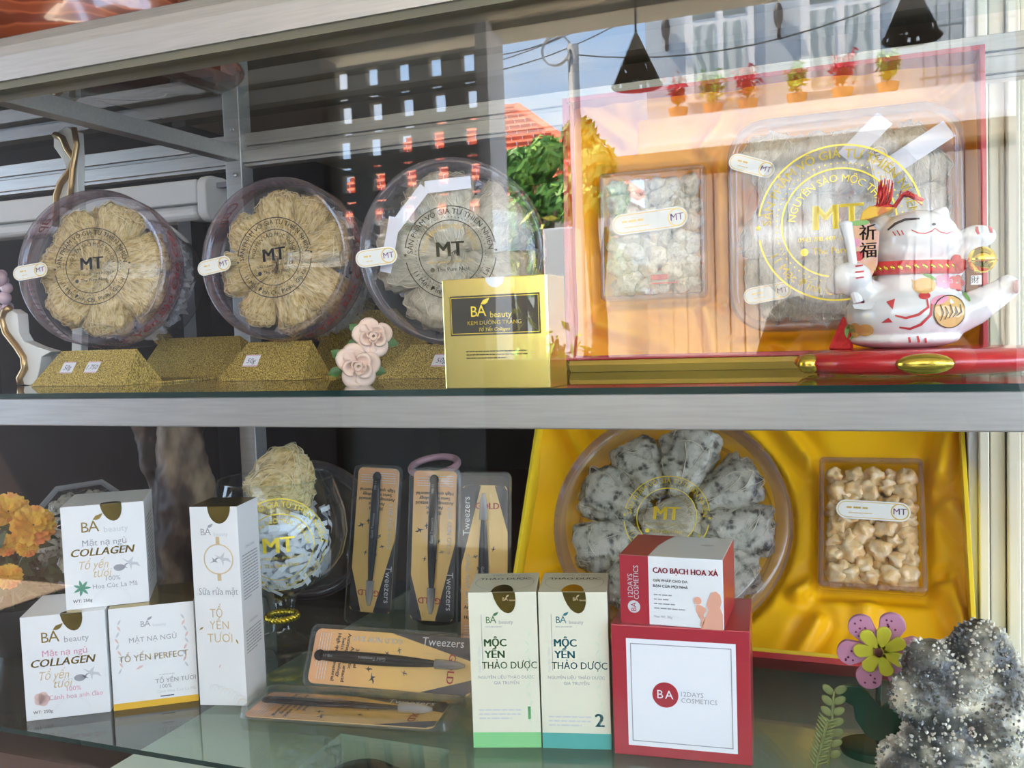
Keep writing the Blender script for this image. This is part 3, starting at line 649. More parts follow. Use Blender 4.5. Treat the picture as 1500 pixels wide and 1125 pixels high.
def cao():
    w, d, h = .1225, .108, .083
    e = carton('balm_carton', (-.2785, .184), 1, w, d, h, ZB+.1601, ['white_card', 'white_gloss', 'white_gloss', 'white_card', 'red_card', 'red_card'], 'small white and red balm carton with a mother and baby silhouette on the red carton', bevel=.0010)
    F = Face(w, h); F.r(0, .285, 0, 1, 0)
    lay = len(F.mb.v)
    disc(F.mb, F.x(.135), F.y(.75), w*.062, 1, 28); l2 = len(F.mb.v)
    text(F.mb, 'BA', h*.11, F.x(.135), F.y(.75), 2, rot=PI/2)
    F.t('12DAYS', .105, .44, .105, 1, rot=PI/2); F.t('COSMETICS', .165, .39, .105, 1, rot=PI/2, sx=.9)
    F.t('CAO BẠCH HOA XÀ', .33, .20, .115, 0, al='L', bold=.03, sx=.86); F.t('GIẢI PHÁP CHO DA', .33, .345, .056, 3, al='L', bold=.01); F.t('BẠN CỦA MỌI NHÀ', .33, .425, .056, 3, al='L', bold=.01)
    for k, ln in enumerate((.27, .32, .42, .46)): lines(F.mb, F.x(.335), F.x(.335+ln), F.y(.56+.065*k), 1, .002, .0014, 4, 30+k); 
    F.t('Net Wt. 30g', .335, .87, .05, 4, al='L')
    X = lambda u: F.x(u); Y = lambda v: F.y(v)
    poly(F.mb, [(X(a), Y(b)) for a, b in ((.86, .56), (.89, .47), (.93, .45), (.97, .50), (.98, .60), (.965, .68), (.99, .78), (.99, 1), (.78, 1), (.80, .90), (.84, .80), (.855, .72), (.84, .66), (.845, .62))], 5)
    disc(F.mb, X(.755), Y(.60), w*.038, 5, 18); poly(F.mb, [(X(a), Y(b)) for a, b in ((.74, .66), (.78, .66), (.83, .70), (.835, .74), (.81, .80), (.82, .88), (.80, .98), (.775, .96), (.785, .88), (.76, .82), (.735, .74))], 5)
    F.mb.v = [v if i < lay else (v[0], v[1], .0003 if i < l2 else .0006) for i, v in enumerate(F.mb.v)]
    place(e, 'print', F.mb, ['red_card', 'light_print', 'red_card', 'dark_print', 'grey_print', 'skin_print'], front(-d/2-.0003))
    s = MB(); poly(s, [(-w/2, -d/2), (-w/2+w*.285, -d/2), (-w/2+w*.30, 0), (-w/2+w*.34, d*.25), (-w/2+w*.40, d/2), (-w/2, d/2)], 0); egg(s, w*.28, d*.1, w*.07, d*.04, d*.04, 1); place(e, 'top_print', s, ['red_card', 'grey_print'], topf(h+.0003))
cao()

# ------------------------------------------------------------------ gold cream carton on the upper shelf
mat('gold_card', (.95, .78, .26), .22, .95, bump=.05, scale=9); mat('black_label', (.035, .03, .02), .3, coat=.3)
def gold():
    w, d, h = .1185, .052, .115
    e = carton('cream_carton', (-.4150, .0045), -2, w, d, h, ZS, 'gold_card', 'shiny mirror gold face cream carton with a black label', bevel=.0012)
    F = Face(w, h); F.r(.075, .93, .155, .515, 0); l = len(F.mb.v); frame(F.mb, F.x(.085), F.x(.92), F.y(.50), F.y(.17), .0006, 1)
    ba_logo(F.mb, F.x(.27), F.y(.355), h*.10, 1, 1); F.t('KEM DƯỠNG TRẮNG', .5, .405, .05, 1, bold=.006, sx=1.1); F.t('Tổ Yến Collagen', .5, .465, .045, 1, shear=.3)
    lines(F.mb, F.x(.22), F.x(.80), F.y(.665), 3, h*.03, h*.009, 2, 8)
    F.mb.v = [v if i < l else (v[0], v[1], .0003) for i, v in enumerate(F.mb.v)]
    place(e, 'print', F.mb, ['black_label', 'bright_gold_print', 'black_gold_print'], front(-d/2-.0003))
    s = MB(); F2 = Face(w, h); disc(s, F2.x(.52), F2.y(.0), w*.09, 0, 20); s.v = [(x, min(y, h), z) for x, y, z in s.v]; place(e, 'seal', s, ['white_gloss'], front(-d/2-.0006))
gold()

# ================================================================== birds' nests and their clear boxes
mat('nest', (.36, .22, .06), .35, coat=.3, coat_rough=.2, var=[(.78, .57, .24), (.95, .80, .48)], scale=9, detail=8, stretch=(2.2, 2.2, .8), bump=.7, bscale=26, sss=.15, lo=.3, hi=.7)
mat('nest_strand', (.92, .76, .44), .3, coat=.4)
mat('nest_pale', (.42, .36, .24), .4, coat=.3, var=[(.56, .50, .36), (.66, .60, .45)], scale=8, detail=8, stretch=(2, 2, .8), bump=.6, bscale=24, lo=.3, hi=.7)
mat('nest_pale_strand', (.66, .60, .44), .35, coat=.4)
mat('nest_grey', (.07, .065, .055), .4, coat=.3, var=[(.34, .32, .25), (.52, .50, .40), (.58, .55, .45)], scale=6, detail=8, stretch=(1, 1, 1.6), bump=.6, bscale=40, lo=.34, hi=.6)
mat('feather', (.05, .05, .045), .6); mat('shred', (.84, .84, .88), .5, spec=.5)
def nest_mesh(seed, mats, nstr=130, L=1., W=.80, H=.46):
    """boat-shaped cup of strands: length along z, unit size"""
    r = random.Random(seed); off = Vector((seed*3.1, seed*1.7, seed*.9)); bm = bmesh.new(); bmesh.ops.create_icosphere(bm, subdivisions=4, radius=.5)
    def shape(d):
        d = d.normalized(); e = Vector([math.copysign(abs(c)**.78, c) for c in d]); p = Vector((e.x*W*.5, e.y*H*.5, e.z*L*.5))
        zz = p.z/(L*.5); p.x *= 1+.45*zz; p.y *= 1+.12*zz                       # wedge: narrow where the nests meet in the middle
        p.y += .16*(p.z*p.z)-.10*abs(p.x)*(1 if p.y > 0 else .3)               # bent like a cup half
        k = 1+.26*noise.noise(d*2.3+off)+.10*noise.noise(d*5.3+off)
        return p*k
    for v in bm.verts: v.co = shape(v.co)
    me = bpy.data.meshes.new('nest'); bm.to_mesh(me); bm.free(); me.polygons.foreach_set('use_smooth', [True]*len(me.polygons))
    me.materials.append(M[mats[0]])
    mb = MB()
    for k in range(nstr):
        d = Vector((r.gauss(0, 1), r.gauss(0, 1), r.gauss(0, 1))).normalized(); ax = (Vector((r.gauss(0, 1), r.gauss(0, 1), r.gauss(0, .35)))).normalized(); ln = r.uniform(.4, 1.3); pts = []
        wob = r.uniform(.0, .035)
        for q in range(8):
            dd = Matrix.Rotation(ln*(q/7-.5), 3, ax) @ d; pts.append(shape(dd)*(1.015+wob*math.sin(PI*q/7)))
        mb.tube(pts, r.uniform(.004, .009), 3, cap=False)
    sm = mb.mesh('strand_tangle', [mats[1]]); sm.polygons.foreach_set('use_smooth', [True]*len(sm.polygons))
    # crinkled clear wrapper
    bm = bmesh.new(); bmesh.ops.create_icosphere(bm, subdivisions=3, radius=.5)
    for v in bm.verts:
        d = v.co.normalized(); v.co = shape(v.co)*(1.03+.03*noise.noise(d*4+off*2)+.015*r.random())
    wm = bpy.data.meshes.new('wrapper'); bm.to_mesh(wm); bm.free(); wm.materials.append(M['film'])
    return me, sm, wm
NESTS = {'gold': [nest_mesh(s, ('nest', 'nest_strand')) for s in (1, 2, 3, 4)], 'pale': [nest_mesh(s, ('nest_pale', 'nest_pale_strand'), 90, 1, .85, .40) for s in (11, 12, 13)],
         'grey': [nest_mesh(s, ('nest_grey', 'nest_pale_strand'), 40, 1, .78, .42) for s in (21, 22, 23)]}
def nest(kind, k, mtx, size, label, group, wrap=True, sx=1):
    me, sm, wm = NESTS[kind][k % len(NESTS[kind])]
    e = empty('bird_nest', mtx=mtx @ Matrix.Diagonal((size*sx, size, size, 1)), label=label, cat='bird nest', group=group)
    link('nest_cup', me, e); s = link('strand_tangle', sm, e); s['kind'] = 'stuff'
    if wrap: link('wrapper', wm, e)
    return e
def shred(mb, n, r0, r1, z0, z1, seed, sz=.03, a0=0, a1=2*PI, wd=.0045):
    r = random.Random(seed)
    for k in range(n):
        a = r.uniform(a0, a1); q = r.uniform(r0, r1); p = Vector((q*math.cos(a), q*math.sin(a), r.uniform(z0, z1)))
        d = Vector((-math.sin(a)+r.gauss(0, .5), math.cos(a)+r.gauss(0, .5), r.gauss(0, .5))).normalized(); u = d.orthogonal().normalized(); u = (u+Vector((r.gauss(0, .6), r.gauss(0, .6), r.gauss(0, .6)))).normalized()
        vs = []; nseg = 4
        for i in range(nseg+1):
            t = i/nseg-.5; c = p+d*t*sz*2+d.cross(u)*(math.sin(t*5+k)*.006); vs += [c-u*wd/2, c+u*wd/2]
        mb.add(vs, [(2*i, 2*i+1, 2*i+3, 2*i+2) for i in range(nseg)])
    return mb
def basis(C, alpha, beta, roll=0):
    """frame whose z axis (lid normal) leans alpha away from the line of sight towards image angle beta, y axis up"""
    v = (CAM-C).normalized(); er = Vector((0, 0, 1)).cross(v).normalized(); eu = v.cross(er)
    al, be = math.radians(alpha), math.radians(beta)
    n = (v*math.cos(al)+(er*math.cos(be)+eu*math.sin(be))*math.sin(al)).normalized()
    u = (Vector((0, 0, 1))-n*n.z).normalized(); x = u.cross(n)
    return Matrix.Translation(C) @ Matrix((x, u, n)).transposed().to_4x4() @ Matrix.Rotation(math.radians(roll), 4, 'Z')
mat('band_print', (.55, .06, .06), .5); clear('band_film', (.95, .80, .80), 1.4, .1, haze=.22, hcol=(.9, .62, .60))
mat('sticker', (.84, .82, .76), .5); mat('sticker_gold', (.80, .55, .16), .4, .3); mat('sticker_mt', (.30, .12, .28), .5)
def mt_sticker(e, w, h, mtx, bend=None):
    s = MB(); poly(s, pill(-w/2, w/2, -h/2, h/2), 0); P = pill(-w/2+h*.09, w/2-h*.09, -h*.41, h*.41); n = len(P)
    for i in range(n):
        a, b = P[i], P[(i+1) % n]; d = Vector((b[0]-a[0], b[1]-a[1])); 
        if d.length < 1e-6: continue
        nn = Vector((-d.y, d.x)).normalized()*h*.018; s.add([(a[0]-nn.x, a[1]-nn.y, .0002), (b[0]-nn.x, b[1]-nn.y, .0002), (b[0]+nn.x, b[1]+nn.y, .0002), (a[0]+nn.x, a[1]+nn.y, .0002)], [(0, 1, 2, 3)], 1)
    ring(s, w/2-h*.5, 0, h*.40, h*.06, 1, 28, z=.0003); vv = len(s.v); text(s, 'MT', h*.46, w/2-h*.5, 0, 2, bold=.008); lines(s, -w/2+h*.5, w/2-h*1.15, h*.05, 1, h*.2, h*.10, 1, 4); lines(s, -w/2+h*.6, w/2-h*1.3, -h*.2, 1, h*.2, h*.04, 1, 5)
    s.v = [v if i < vv else (v[0], v[1], .0003) for i, v in enumerate(s.v)]
    if bend: s.v = [bend(Vector(v)) for v in s.v]
    return place(e, 'sticker', s, ['sticker', 'sticker_gold', 'sticker_mt'], mtx)
def round_box(label, mtx, R, H, seal, sealmats, band=True, sticker=True, sealr=.49, taper=.91):
    e = empty('nest_box', mtx=mtx, label=label, cat='plastic box'); rd = -.048 if band else -.026
    m = MB(); m.lathe([(0.0001, 0), (R*.86, 0), (R*.885, -.002)], 64); m.build('lid', 'plastic', e, smooth='angle', normals=False)
    m = MB(); m.lathe([(R*.885, -.002), (R*.90, -.0005), (R*.93, .002), (R*.955, .003), (R*.985, .001), (R, -.004), (R, rd), (R*1.012, rd-.002), (R*1.012, rd-.004), (R*.985, rd-.005)], 72); m.build('lid_rim', 'plastic_rim', e, smooth=True, normals=False)
    m = MB(); m.lathe([(R*.975, rd+.004), (R*taper, -H+.006), (R*(taper-.03), -H), (0.0001, -H)], 64); m.build('tub', 'tub_plastic', e, smooth='angle', normals=False)
    m = MB(); m.lathe([(R*taper*1.0, -H+.007), (R*(taper-.02), -H-.001)], 64); m.build('tub_foot', 'plastic_rim', e, smooth=True, normals=False)
    s = MB(); nest_seal(s, R*sealr, 0, 1); place(e, 'seal_print', s, sealmats, Matrix.Translation((0, 0, .0006)))
    if band:
        b = MB(); b.lathe([(R*1.0025, -.009), (R*1.0025, -.046)], 72); b.build('band', 'band_film', e, smooth=True, normals=False)
        t = MB(); 
        for k in range(3):
            ang = -.35-k*2.094
            q = MB(); text(q, 'Yến Sào Cao Cấp', .026, 0, 0, 0, shear=.25, bold=.01); swallow(q, R*1.15, 0, .010, 0)
            q.v = [((R*1.005)*math.cos(ang+v[0]/R), (R*1.005)*math.sin(ang+v[0]/R), -.0275+v[1]) for v in q.v]; t.add(q.v, q.f)
        for zz in (-.0100, -.0450):
            for i in range(120):
                a = 2*PI*i/120; t.add([((R*1.005)*math.cos(a+x), (R*1.005)*math.sin(a+x), zz+y) for x, y in ((0, -.0007), (.026, -.0007), (.026, .0007), (0, .0007))], [(0, 1, 2, 3)])
        t.build('band_print', 'band_print', e, normals=False)
    if sticker: mt_sticker(e, R*.46, R*.19, Matrix.Translation((-R*.80, R*.0, .0042)) @ Matrix.Rotation(.08, 4, 'Z'))
    return e
RB, HB = .1165, .155
grp_mats = {'gold': 'pale gold nest wrapped in clear film inside '}
def fill_round(mtx, R, kind, ring_n, size, rr, z, seed, labs, wrap=True, centre=True, ph=0, sx=1):
    r = random.Random(seed)
    for k in range(ring_n):
        a = ph+2*PI*k/ring_n+r.uniform(-.08, .08)
        loc = Matrix.Translation((rr*math.cos(a), rr*math.sin(a), z+r.uniform(-.006, .006)))
        # nest length axis (z) points outward, its cup (y) faces the lid
        rot = Matrix((Vector((-math.sin(a), math.cos(a), 0)), Vector((0, 0, 1)), Vector((math.cos(a), math.sin(a), 0)))).transposed().to_4x4()
        nest(kind, k+seed, mtx @ loc @ rot @ Euler((r.uniform(-.10, .10), r.uniform(-.08, .08), r.uniform(-.10, .10))).to_matrix().to_4x4(), size*r.uniform(.95, 1.04), labs, labs, wrap, sx)
    if centre:
        nest(kind, seed+5, mtx @ Matrix.Translation((0, 0, z-.004)) @ Matrix.Rotation(PI/2, 4, 'X'), size*.60, labs, labs, wrap, sx)
A = basis(at(135, 390, y=.205), 31, 158, 3); B = basis(at(402, 377, y=.225), 30, 158, 5); Cc = basis(at(660, 370, y=.20), 9, 175, 1)
blk = ['black_gold_print', 'gold_print']
round_box('round clear nest box on the gold stand with two price tags', A, RB*1.03, HB, None, ['dark_print', 'black_gold_print'])
round_box('round clear nest box beside the pink roses, lid turned to the white easel', B, RB*1.0, HB, None, ['dark_print', 'black_gold_print'])
round_box('round clear nest box behind the shiny gold carton', Cc, RB*1.03, HB, None, ['black_gold_print', 'gold_print'])
fill_round(A, RB, 'gold', 7, .088, .0590, -.040, 1, 'film-wrapped pale gold nest in the box above two price tags', ph=.25, sx=.94)
fill_round(B, RB, 'gold', 8, .086, .0600, -.040, 2, 'film-wrapped pale gold nest in the box beside the pink roses', ph=.1, sx=.84)
fill_round(Cc, RB, 'pale', 5, .096, .0545, -.048, 3, 'large film-wrapped pale nest in the box behind the gold carton', ph=.6, sx=1.0, centre=False)
for nm, X_, sd in (('box above two price tags', A, 1), ('box beside the pink roses', B, 2), ('box behind the gold carton', Cc, 3)):
    s = MB(); shred(s, 320, RB*.15, RB*.72, -.145, -.068, sd, .012, wd=.007); shred(s, 760, RB*.76, RB*.835, -.142, -.062, sd+9, .008, wd=.008)
    o = s.build('paper_shred', 'shred', None, normals=False); o.matrix_world = X_; tag(o, 'white shredded paper bedding the nests in the '+nm, 'paper shred', kind='stuff')
# white ribbon loops in the third box
s = MB()
for (x0, y0, x1, y1) in ((-.075, .035, -.03, .085), (-.03, .085, .03, .088), (-.09, -.02, -.072, .05)):
    d = Vector((x1-x0, y1-y0, 0)); u = Vector((-d.y, d.x, 0)).normalized()*.008; s.add([Vector((x0, y0, -.012))-u, Vector((x1, y1, -.012))-u, Vector((x1, y1, -.016))+u, Vector((x0, y0, -.016))+u], [(0, 1, 2, 3)])
o = s.build('ribbon', 'shred', None, normals=False); o.matrix_world = Cc; tag(o, 'flat white paper ribbon folded behind the lid near the gold carton', 'ribbon')

# ------------------------------------------------------------------ glitter stands
def glitter(name, col, col2):
    m = mat(name, col, .35, .85, var=col2, scale=900, stretch=(1, 1, .35), bump=.9, bscale=800, detail=2, lo=.4, hi=.6); return m
glitter('glitter', (.20, .12, .02), (.80, .58, .16))
def stand(p0, p1, label, tags, hgt=.052, bh=.100, br=.105):
    p0 = Vector((*p0, ZS)); p1 = Vector((*p1, ZS)); ex = (p1-p0).normalized(); w = (p1-p0).length; a = math.atan2(ex.y, ex.x)
    e = empty('display_stand', p0.lerp(p1, .5), (0, 0, a), label, 'stand')
    x = w/2
    m = MB()      # front lip: slanting face with cut corners, folded back over the base
    m.add([(-x, 0, .0005), (x, 0, .0005), (x-.004, .030, hgt), (-x+.036, .030, hgt), (x-.004, .075, .0005), (-x+.036, .075, .0005)], [(0, 1, 2, 3), (3, 2, 4, 5), (1, 4, 2), (0, 3, 5), (0, 5, 4, 1)]); m.build('front_lip', 'glitter', e)
    m = MB()      # tall back rest
    m.add([(-x+.05, .150, .0005), (x+br-.02, .150, .0005), (x+min(.030, br-.04), .205, bh), (-x+.06, .205, bh), (x+br, .245, .0005), (-x+.05, .245, .0005)], [(0, 1, 2, 3), (3, 2, 4, 5), (1, 4, 2), (0, 3, 5), (0, 5, 4, 1)]); m.build('back_rest', 'glitter', e)
    m = MB(); m.box(-x+.04, x+.02, .05, .16, .0004, .003); m.build('base', 'glitter', e)
    sl = math.atan2(hgt, .030)
    for k, (u, txt) in enumerate(tags):
        t = MB(); poly(t, [(-.0135, -.009), (.0135, -.009), (.0155, .010), (-.0115, .010)], 0); l = len(t.v)
        rect(t, -.0135, .0135, -.0085, -.0075, 1); rect(t, -.0115, .0155, .0085, .0095, 1); text(t, txt, .011, .001, 0, 2, shear=.3)
        t.v = [v if i < l else (v[0], v[1], .0003) for i, v in enumerate(t.v)]
        place(e, 'price_tag', t, ['price_paper', 'pink_print', 'ink'], Matrix.Translation((u, .016, hgt*.5)) @ Matrix.Rotation(sl, 4, 'X') @ Matrix.Translation((0, 0, .0012)))
    return e
stand((-1.185, .160), (-.985, .142), 'gold glitter card stand with two handwritten price tags', ((-.035, '50g'), (.018, '1.750')), bh=.0665)
stand((-.890, .225), (-.735, .215), 'gold glitter card stand with one price tag beside the pink roses', ((-.025, '50g'),), hgt=.0555)
stand((-.615, .215), (-.475, .205), 'gold glitter card stand half hidden behind the gold carton', ((.02, '50g'),), hgt=.0448, br=.065)

# ------------------------------------------------------------------ foam roses
mat('rose', (.86, .60, .47), .6, sss=.2, var=(.90, .68, .56), scale=30); mat('rose_leaf', (.06, .13, .03), .5, var=(.10, .20, .05), scale=60)
def rose(loc, r, tilt, seed, label, leafs):
    q = random.Random(seed); v = (CAM-Vector(loc)).normalized()
    e = empty('foam_rose', mtx=Matrix.Translation(loc) @ v.to_track_quat('Z', 'Y').to_matrix().to_4x4() @ Euler((tilt, .1, 0)).to_matrix().to_4x4(), label=label, cat='artificial flower', group='foam roses on the upper shelf')
    m = MB(); m.tube([(r*.22*math.cos(t*.5)*(1-t/40), r*.22*math.sin(t*.5)*(1-t/40), r*.30+.0*t) for t in range(26)], r*.05, 6); m.build('petal_core', 'rose', e, smooth=True)
    for k in range(11):
        lay = 0 if k < 3 else (1 if k < 6 else 2); R_ = r*(.34, .62, .95)[lay]; a = k*2.399+q.uniform(-.2, .2); wdt = (1.5, 1.35, 1.25)[lay]; m = MB()
        def fn(u, t, R_=R_, a=a, wdt=wdt, lay=lay):
            ang = a+(u-.5)*wdt*1.25; rad = R_*(.25+.75*math.sin(t*PI*.5))*(1+.10*math.cos((u-.5)*PI))*(1-.28*abs(u-.5)**2*4*t); h = r*((.55, .42, .12)[lay])*t**1.4+r*.02*math.sin(u*9)
            if t > .82: h -= r*(.10+.12*lay)*(t-.82)/.18; rad *= 1.03
            return (rad*math.cos(ang), rad*math.sin(ang), h)
        m.grid(8, 7, fn); o = m.build('petal', 'rose', e, smooth=True, normals=False); s_ = o.modifiers.new('solid', 'SOLIDIFY'); s_.thickness = r*.06
    for k in range(leafs):
        a = (2.6, 3.4, 6.0, 1.2)[k]; m = MB(); m.grid(4, 6, lambda u, t: ((r*.7+t*r*.75)*math.cos(a)-(u-.5)*r*.5*math.sin(PI*t)*math.sin(a), (r*.7+t*r*.75)*math.sin(a)+(u-.5)*r*.5*math.sin(PI*t)*math.cos(a), -r*.15-abs(u-.5)*r*.1))
        m.build('leaf', 'rose_leaf', e, smooth=True, normals=False)
    return e
rose(at(524, 536, y=.078), .0250, .15, 1, 'pale peach foam rose resting on the glass shelf edge', 3)
rose(at(546, 494, y=.094), .0225, -.15, 2, 'smaller peach foam rose nestled above the larger one', 3)

# ================================================================== satin-lined gift boxes
mat('satin', (.88, .34, .003), .46, spec=.22, sheen=.0, var=(.92, .38, .004), scale=3, bump=.03, bscale=400)
mat('satin_yellow', (.96, .50, .005), .44, spec=.22, sheen=.0, var=(.98, .55, .006), scale=3, bump=.03, bscale=400)
mat('box_red', (.46, .018, .025), .38, coat=.2); mat('box_yellow', (.86, .60, .02), .45); mat('card_gold', (.62, .42, .08), .5)
def ray_local(px, py, F, v=0):
    """where the sight line through a pixel meets the plane z=v of frame F, in F's coordinates"""
    Fi = F.inverted(); d = right*(px-750)+down*(py-562.5)+fwd*FPX; o = Fi @ CAM; dd = Fi.to_3x3() @ d; t = (v-o.z)/dd.z; return o+dd*t
def segdist(p, a, b):
    ab = (b[0]-a[0], b[1]-a[1]); t = max(0, min(1, ((p[0]-a[0])*ab[0]+(p[1]-a[1])*ab[1])/(ab[0]**2+ab[1]**2+1e-9)))
    return math.hypot(p[0]-a[0]-t*ab[0], p[1]-a[1]-t*ab[1]), t
def gift_box(label, F, W, H, D, wall, edge, inner, satin, folds, wells, seed, wd=.93):
    """F: x across, y up, z out of the opening; origin at the middle of the front bottom edge"""
    e = empty('gift_box', mtx=F, label=label, cat='gift box'); t = .006
    for nm, (x0, x1, y0, y1) in (('side_wall', (-W/2, -W/2+t, 0, H)), ('side_wall', (W/2-t, W/2, 0, H)), ('bottom_wall', (-W/2+t, W/2-t, 0, t)), ('top_wall', (-W/2+t, W/2-t, H-t, H))):
        m = MB(); m.box(x0, x1, y0, y1, -D, 0); m.m = [0]*6; m.m[1] = 1; m.build(nm, [wall, edge], e, normals=False, bevel=.0008)
    m = MB(); m.box(-W/2, W/2, 0, H, -D-t, -D); m.build('back_board', wall, e)
    off = Vector((seed*5.3, seed*2.1, 0)); wd_ = wd
    def sat(u, w):
        x = (u-.5)*(W-2*t); y = t+w*(H-2*t); z = -D*.60+.016*noise.noise(Vector((x*7, y*7, 0))+off)+.006*noise.noise(Vector((x*19, y*15, 3))+off)
        ed = min(x+W/2, W/2-x, y, H-y); z += D*.22*max(0, 1-ed/.06)**2
        for (a, b, wd, h) in folds:
            q, s = segdist((x, y), a, b); z += h*math.exp(-(q/wd)**2)*(1-.6*s)-h*.5*math.exp(-((q-wd*1.9)/wd)**2)
        for wl in wells:
            if len(wl) == 3: q = max(0, math.hypot(x-wl[0], y-wl[1])-wl[2])
            else: q = math.hypot(max(wl[0]-x, 0, x-wl[1]), max(wl[2]-y, 0, y-wl[3]))
            k = max(0, 1-q/.016); k = k*k*(3-2*k); z = z*(1-k)+(-D*wd_)*k
        return (x, y, min(max(z, -D+.001), -.004))
    m = MB(); m.grid(120, 90, sat); m.build('satin_lining', satin, e, smooth=True, normals=False)
    return e
def rrect(w, h, r, n=8):
    P = []
    for cx, cy, a0 in ((w/2-r, -h/2+r, -PI/2), (w/2-r, h/2-r, 0), (-w/2+r, h/2-r, PI/2), (-w/2+r, -h/2+r, PI)):
        P += [(cx+r*math.cos(a0+PI/2*i/n), cy+r*math.sin(a0+PI/2*i/n)) for i in range(n+1)]
    return P
def loft(mb, rings, mi=0, cap0=True, cap1=True):
    n = len(rings[0][0]); vs = []
    for P, z in rings: vs += [(a, b, z) for a, b in P]
    fs = [(j*n+i, j*n+(i+1) % n, (j+1)*n+(i+1) % n, (j+1)*n+i) for j in range(len(rings)-1) for i in range(n)]
    if cap0: fs.append(tuple(range(n))[::-1])
    if cap1: fs.append(tuple((len(rings)-1)*n+i for i in range(n)))
    return mb.add(vs, fs, mi)
def clear_box(name, F, w, h, d, r, label, lip=.006):
    e = empty(name, mtx=F, label=label, cat='plastic box'); R_ = lambda k: rrect(w-2*k, h-2*k, max(.001, r-k))
    m = MB(); loft(m, [(R_(lip*1.6), 0), (R_(lip*2.2), 0)], cap0=False); m.build('lid', 'plastic', e, normals=False)
    m = MB(); loft(m, [(R_(lip*1.6), 0), (R_(lip*1.1), .0012), (R_(lip*.5), .0015), (R_(.0005), 0), (R_(0), -.003), (R_(0), -d*.38), (R_(lip*.3), -d*.40)], cap0=False, cap1=False); m.build('lid_rim', 'plastic_rim', e, smooth=True, normals=False)
    m = MB(); loft(m, [(R_(lip*.4), -d*.30), (R_(lip*1.2), -d)], cap0=False); m.build('tub', 'plastic', e, smooth='angle', normals=False)
    return e
# ---- red box on the upper shelf
RF = Matrix.Translation((-.1215, .300, 1.3065)) @ Matrix((Vector((1, 0, 0)), Vector((0, .06, 1)).normalized(), Vector((0, -1, .06)).normalized())).transposed().to_4x4()
RW, RH, RD = .508, .352, .088
def rl(px, py, v=0): return ray_local(px, py, RF, v)
s0, s1 = rl(875, 440, -.02), rl(1029, 236, -.02); b0, b1 = rl(1068, 487, -.004), rl(1413, 141, -.004)
wells = [(s0.x, s1.x, s0.y, s1.y), (b0.x, b1.x, b0.y, b1.y)]
folds = [((-.18, .30), (-.245, .352), .008, .012), ((-.075, .28), (-.04, .33), .008, .016), ((-.10, .20), (-.07, .12), .008, .016), ((-.085, .11), (-.06, .01), .009, .02), ((-.22, .05), (-.12, .02), .012, .012), ((-.045, .07), (.03, .01), .008, .014),
         ((.08, .06), (.10, .005), .008, .012), ((-.15, .335), (.1, .338), .012, .012), ((.19, .27), (.24, .33), .008, .014), ((.185, .1), (.245, .03), .010, .014)]
gift_box('open red gift box lined with orange yellow satin behind the ceramic cat', RF, RW, RH, RD, 'box_red', 'box_red', None, 'satin', folds, wells, 1, .865)
m = MB(); m.prism([(.304, 1.2905), (.296, 1.3000), (.302, 1.3060), (.39, 1.3060), (.39, 1.2905)], -.370, .128, axis='x'); m.build('tray_lid', 'card_gold'); tag(bpy.data.objects['tray_lid'], 'flat golden yellow card tray under the red gift box', 'tray')
def lumps(n, seed, rough):
    out_ = []
    for k in range(n):
        bm = bmesh.new(); bmesh.ops.create_icosphere(bm, subdivisions=3, radius=.5); o_ = Vector((seed+k*7.7, k*3.3, 1))
        for v in bm.verts: v.co = v.co*(1+rough*noise.noise(v.co*3+o_)+rough*.3*noise.noise(v.co*9+o_)); v.co.x *= 1.1
        mr = sum(v.co.length for v in bm.verts)/len(bm.verts)*1.06
        for v in bm.verts: v.co *= .5/mr; v.co = v.co*min(1, .60/v.co.length)
        me = bpy.data.meshes.new('rock_sugar'); bm.to_mesh(me); bm.free(); me.polygons.foreach_set('use_smooth', [True]*len(me.polygons)); out_.append(me)
    return out_
mat('sugar', (.80, .50, .20), .3, sss=.4, var=[(.85, .60, .30), (.90, .70, .44)], scale=2.5, coat=.5, coat_rough=.15, bump=.35, bscale=16)
mat('sugar_pale', (.62, .54, .38), .3, sss=.4, var=[(.72, .66, .50), (.52, .44, .30)], scale=4, coat=.4, coat_rough=.15, bump=.5, bscale=20)
SUG = lumps(5, 3, .62); SUGP = lumps(4, 9, .5)
for me in SUG: me.materials.append(M['sugar'])
for me in SUGP: me.materials.append(M['sugar_pale'])
def fill_lumps(F, w, h, z0, z1, n, size, meshes, label, group, seed, top=1.):
    """n lumps packed into the box w x h x (z0..z1): pushed apart until they only just press on each other"""
    r = random.Random(seed); R_ = [size*r.uniform(.70, 1.30)*.5 for k in range(n)]; hh = h*top
    P = [Vector((r.uniform(-w/2, w/2), -h/2+r.random()*hh, r.uniform(z0, z1))) for k in range(n)]
    for it in range(260):
        for i in range(n):
            for j in range(i):
                d = P[i]-P[j]; q = R_[i]+R_[j]; l2 = d.length_squared
                if l2 < q*q:
                    l = math.sqrt(l2)+1e-9; d *= (q-l)*.5/l; P[i] += d; P[j] -= d
        for i in range(n):
            p, q = P[i], R_[i]; p.y -= .00010
            p.x = max(-w/2+q, min(w/2-q, p.x)); p.y = max(-h/2+q, min(h/2-q, p.y)); zl, zh = z0+q, z1-q; p.z = (z0+z1)/2 if zl > zh else max(zl, min(zh, p.z))
    for k in range(n):
        o = link('rock_sugar', r.choice(meshes), None); sz = R_[k]*2*1.10
        o.matrix_world = F @ Matrix.Translation(P[k]) @ Euler((r.uniform(0, 6), r.uniform(0, 6), r.uniform(0, 6))).to_matrix().to_4x4() @ Matrix.Diagonal((sz, sz, sz, 1)); tag(o, label, 'rock sugar', group)
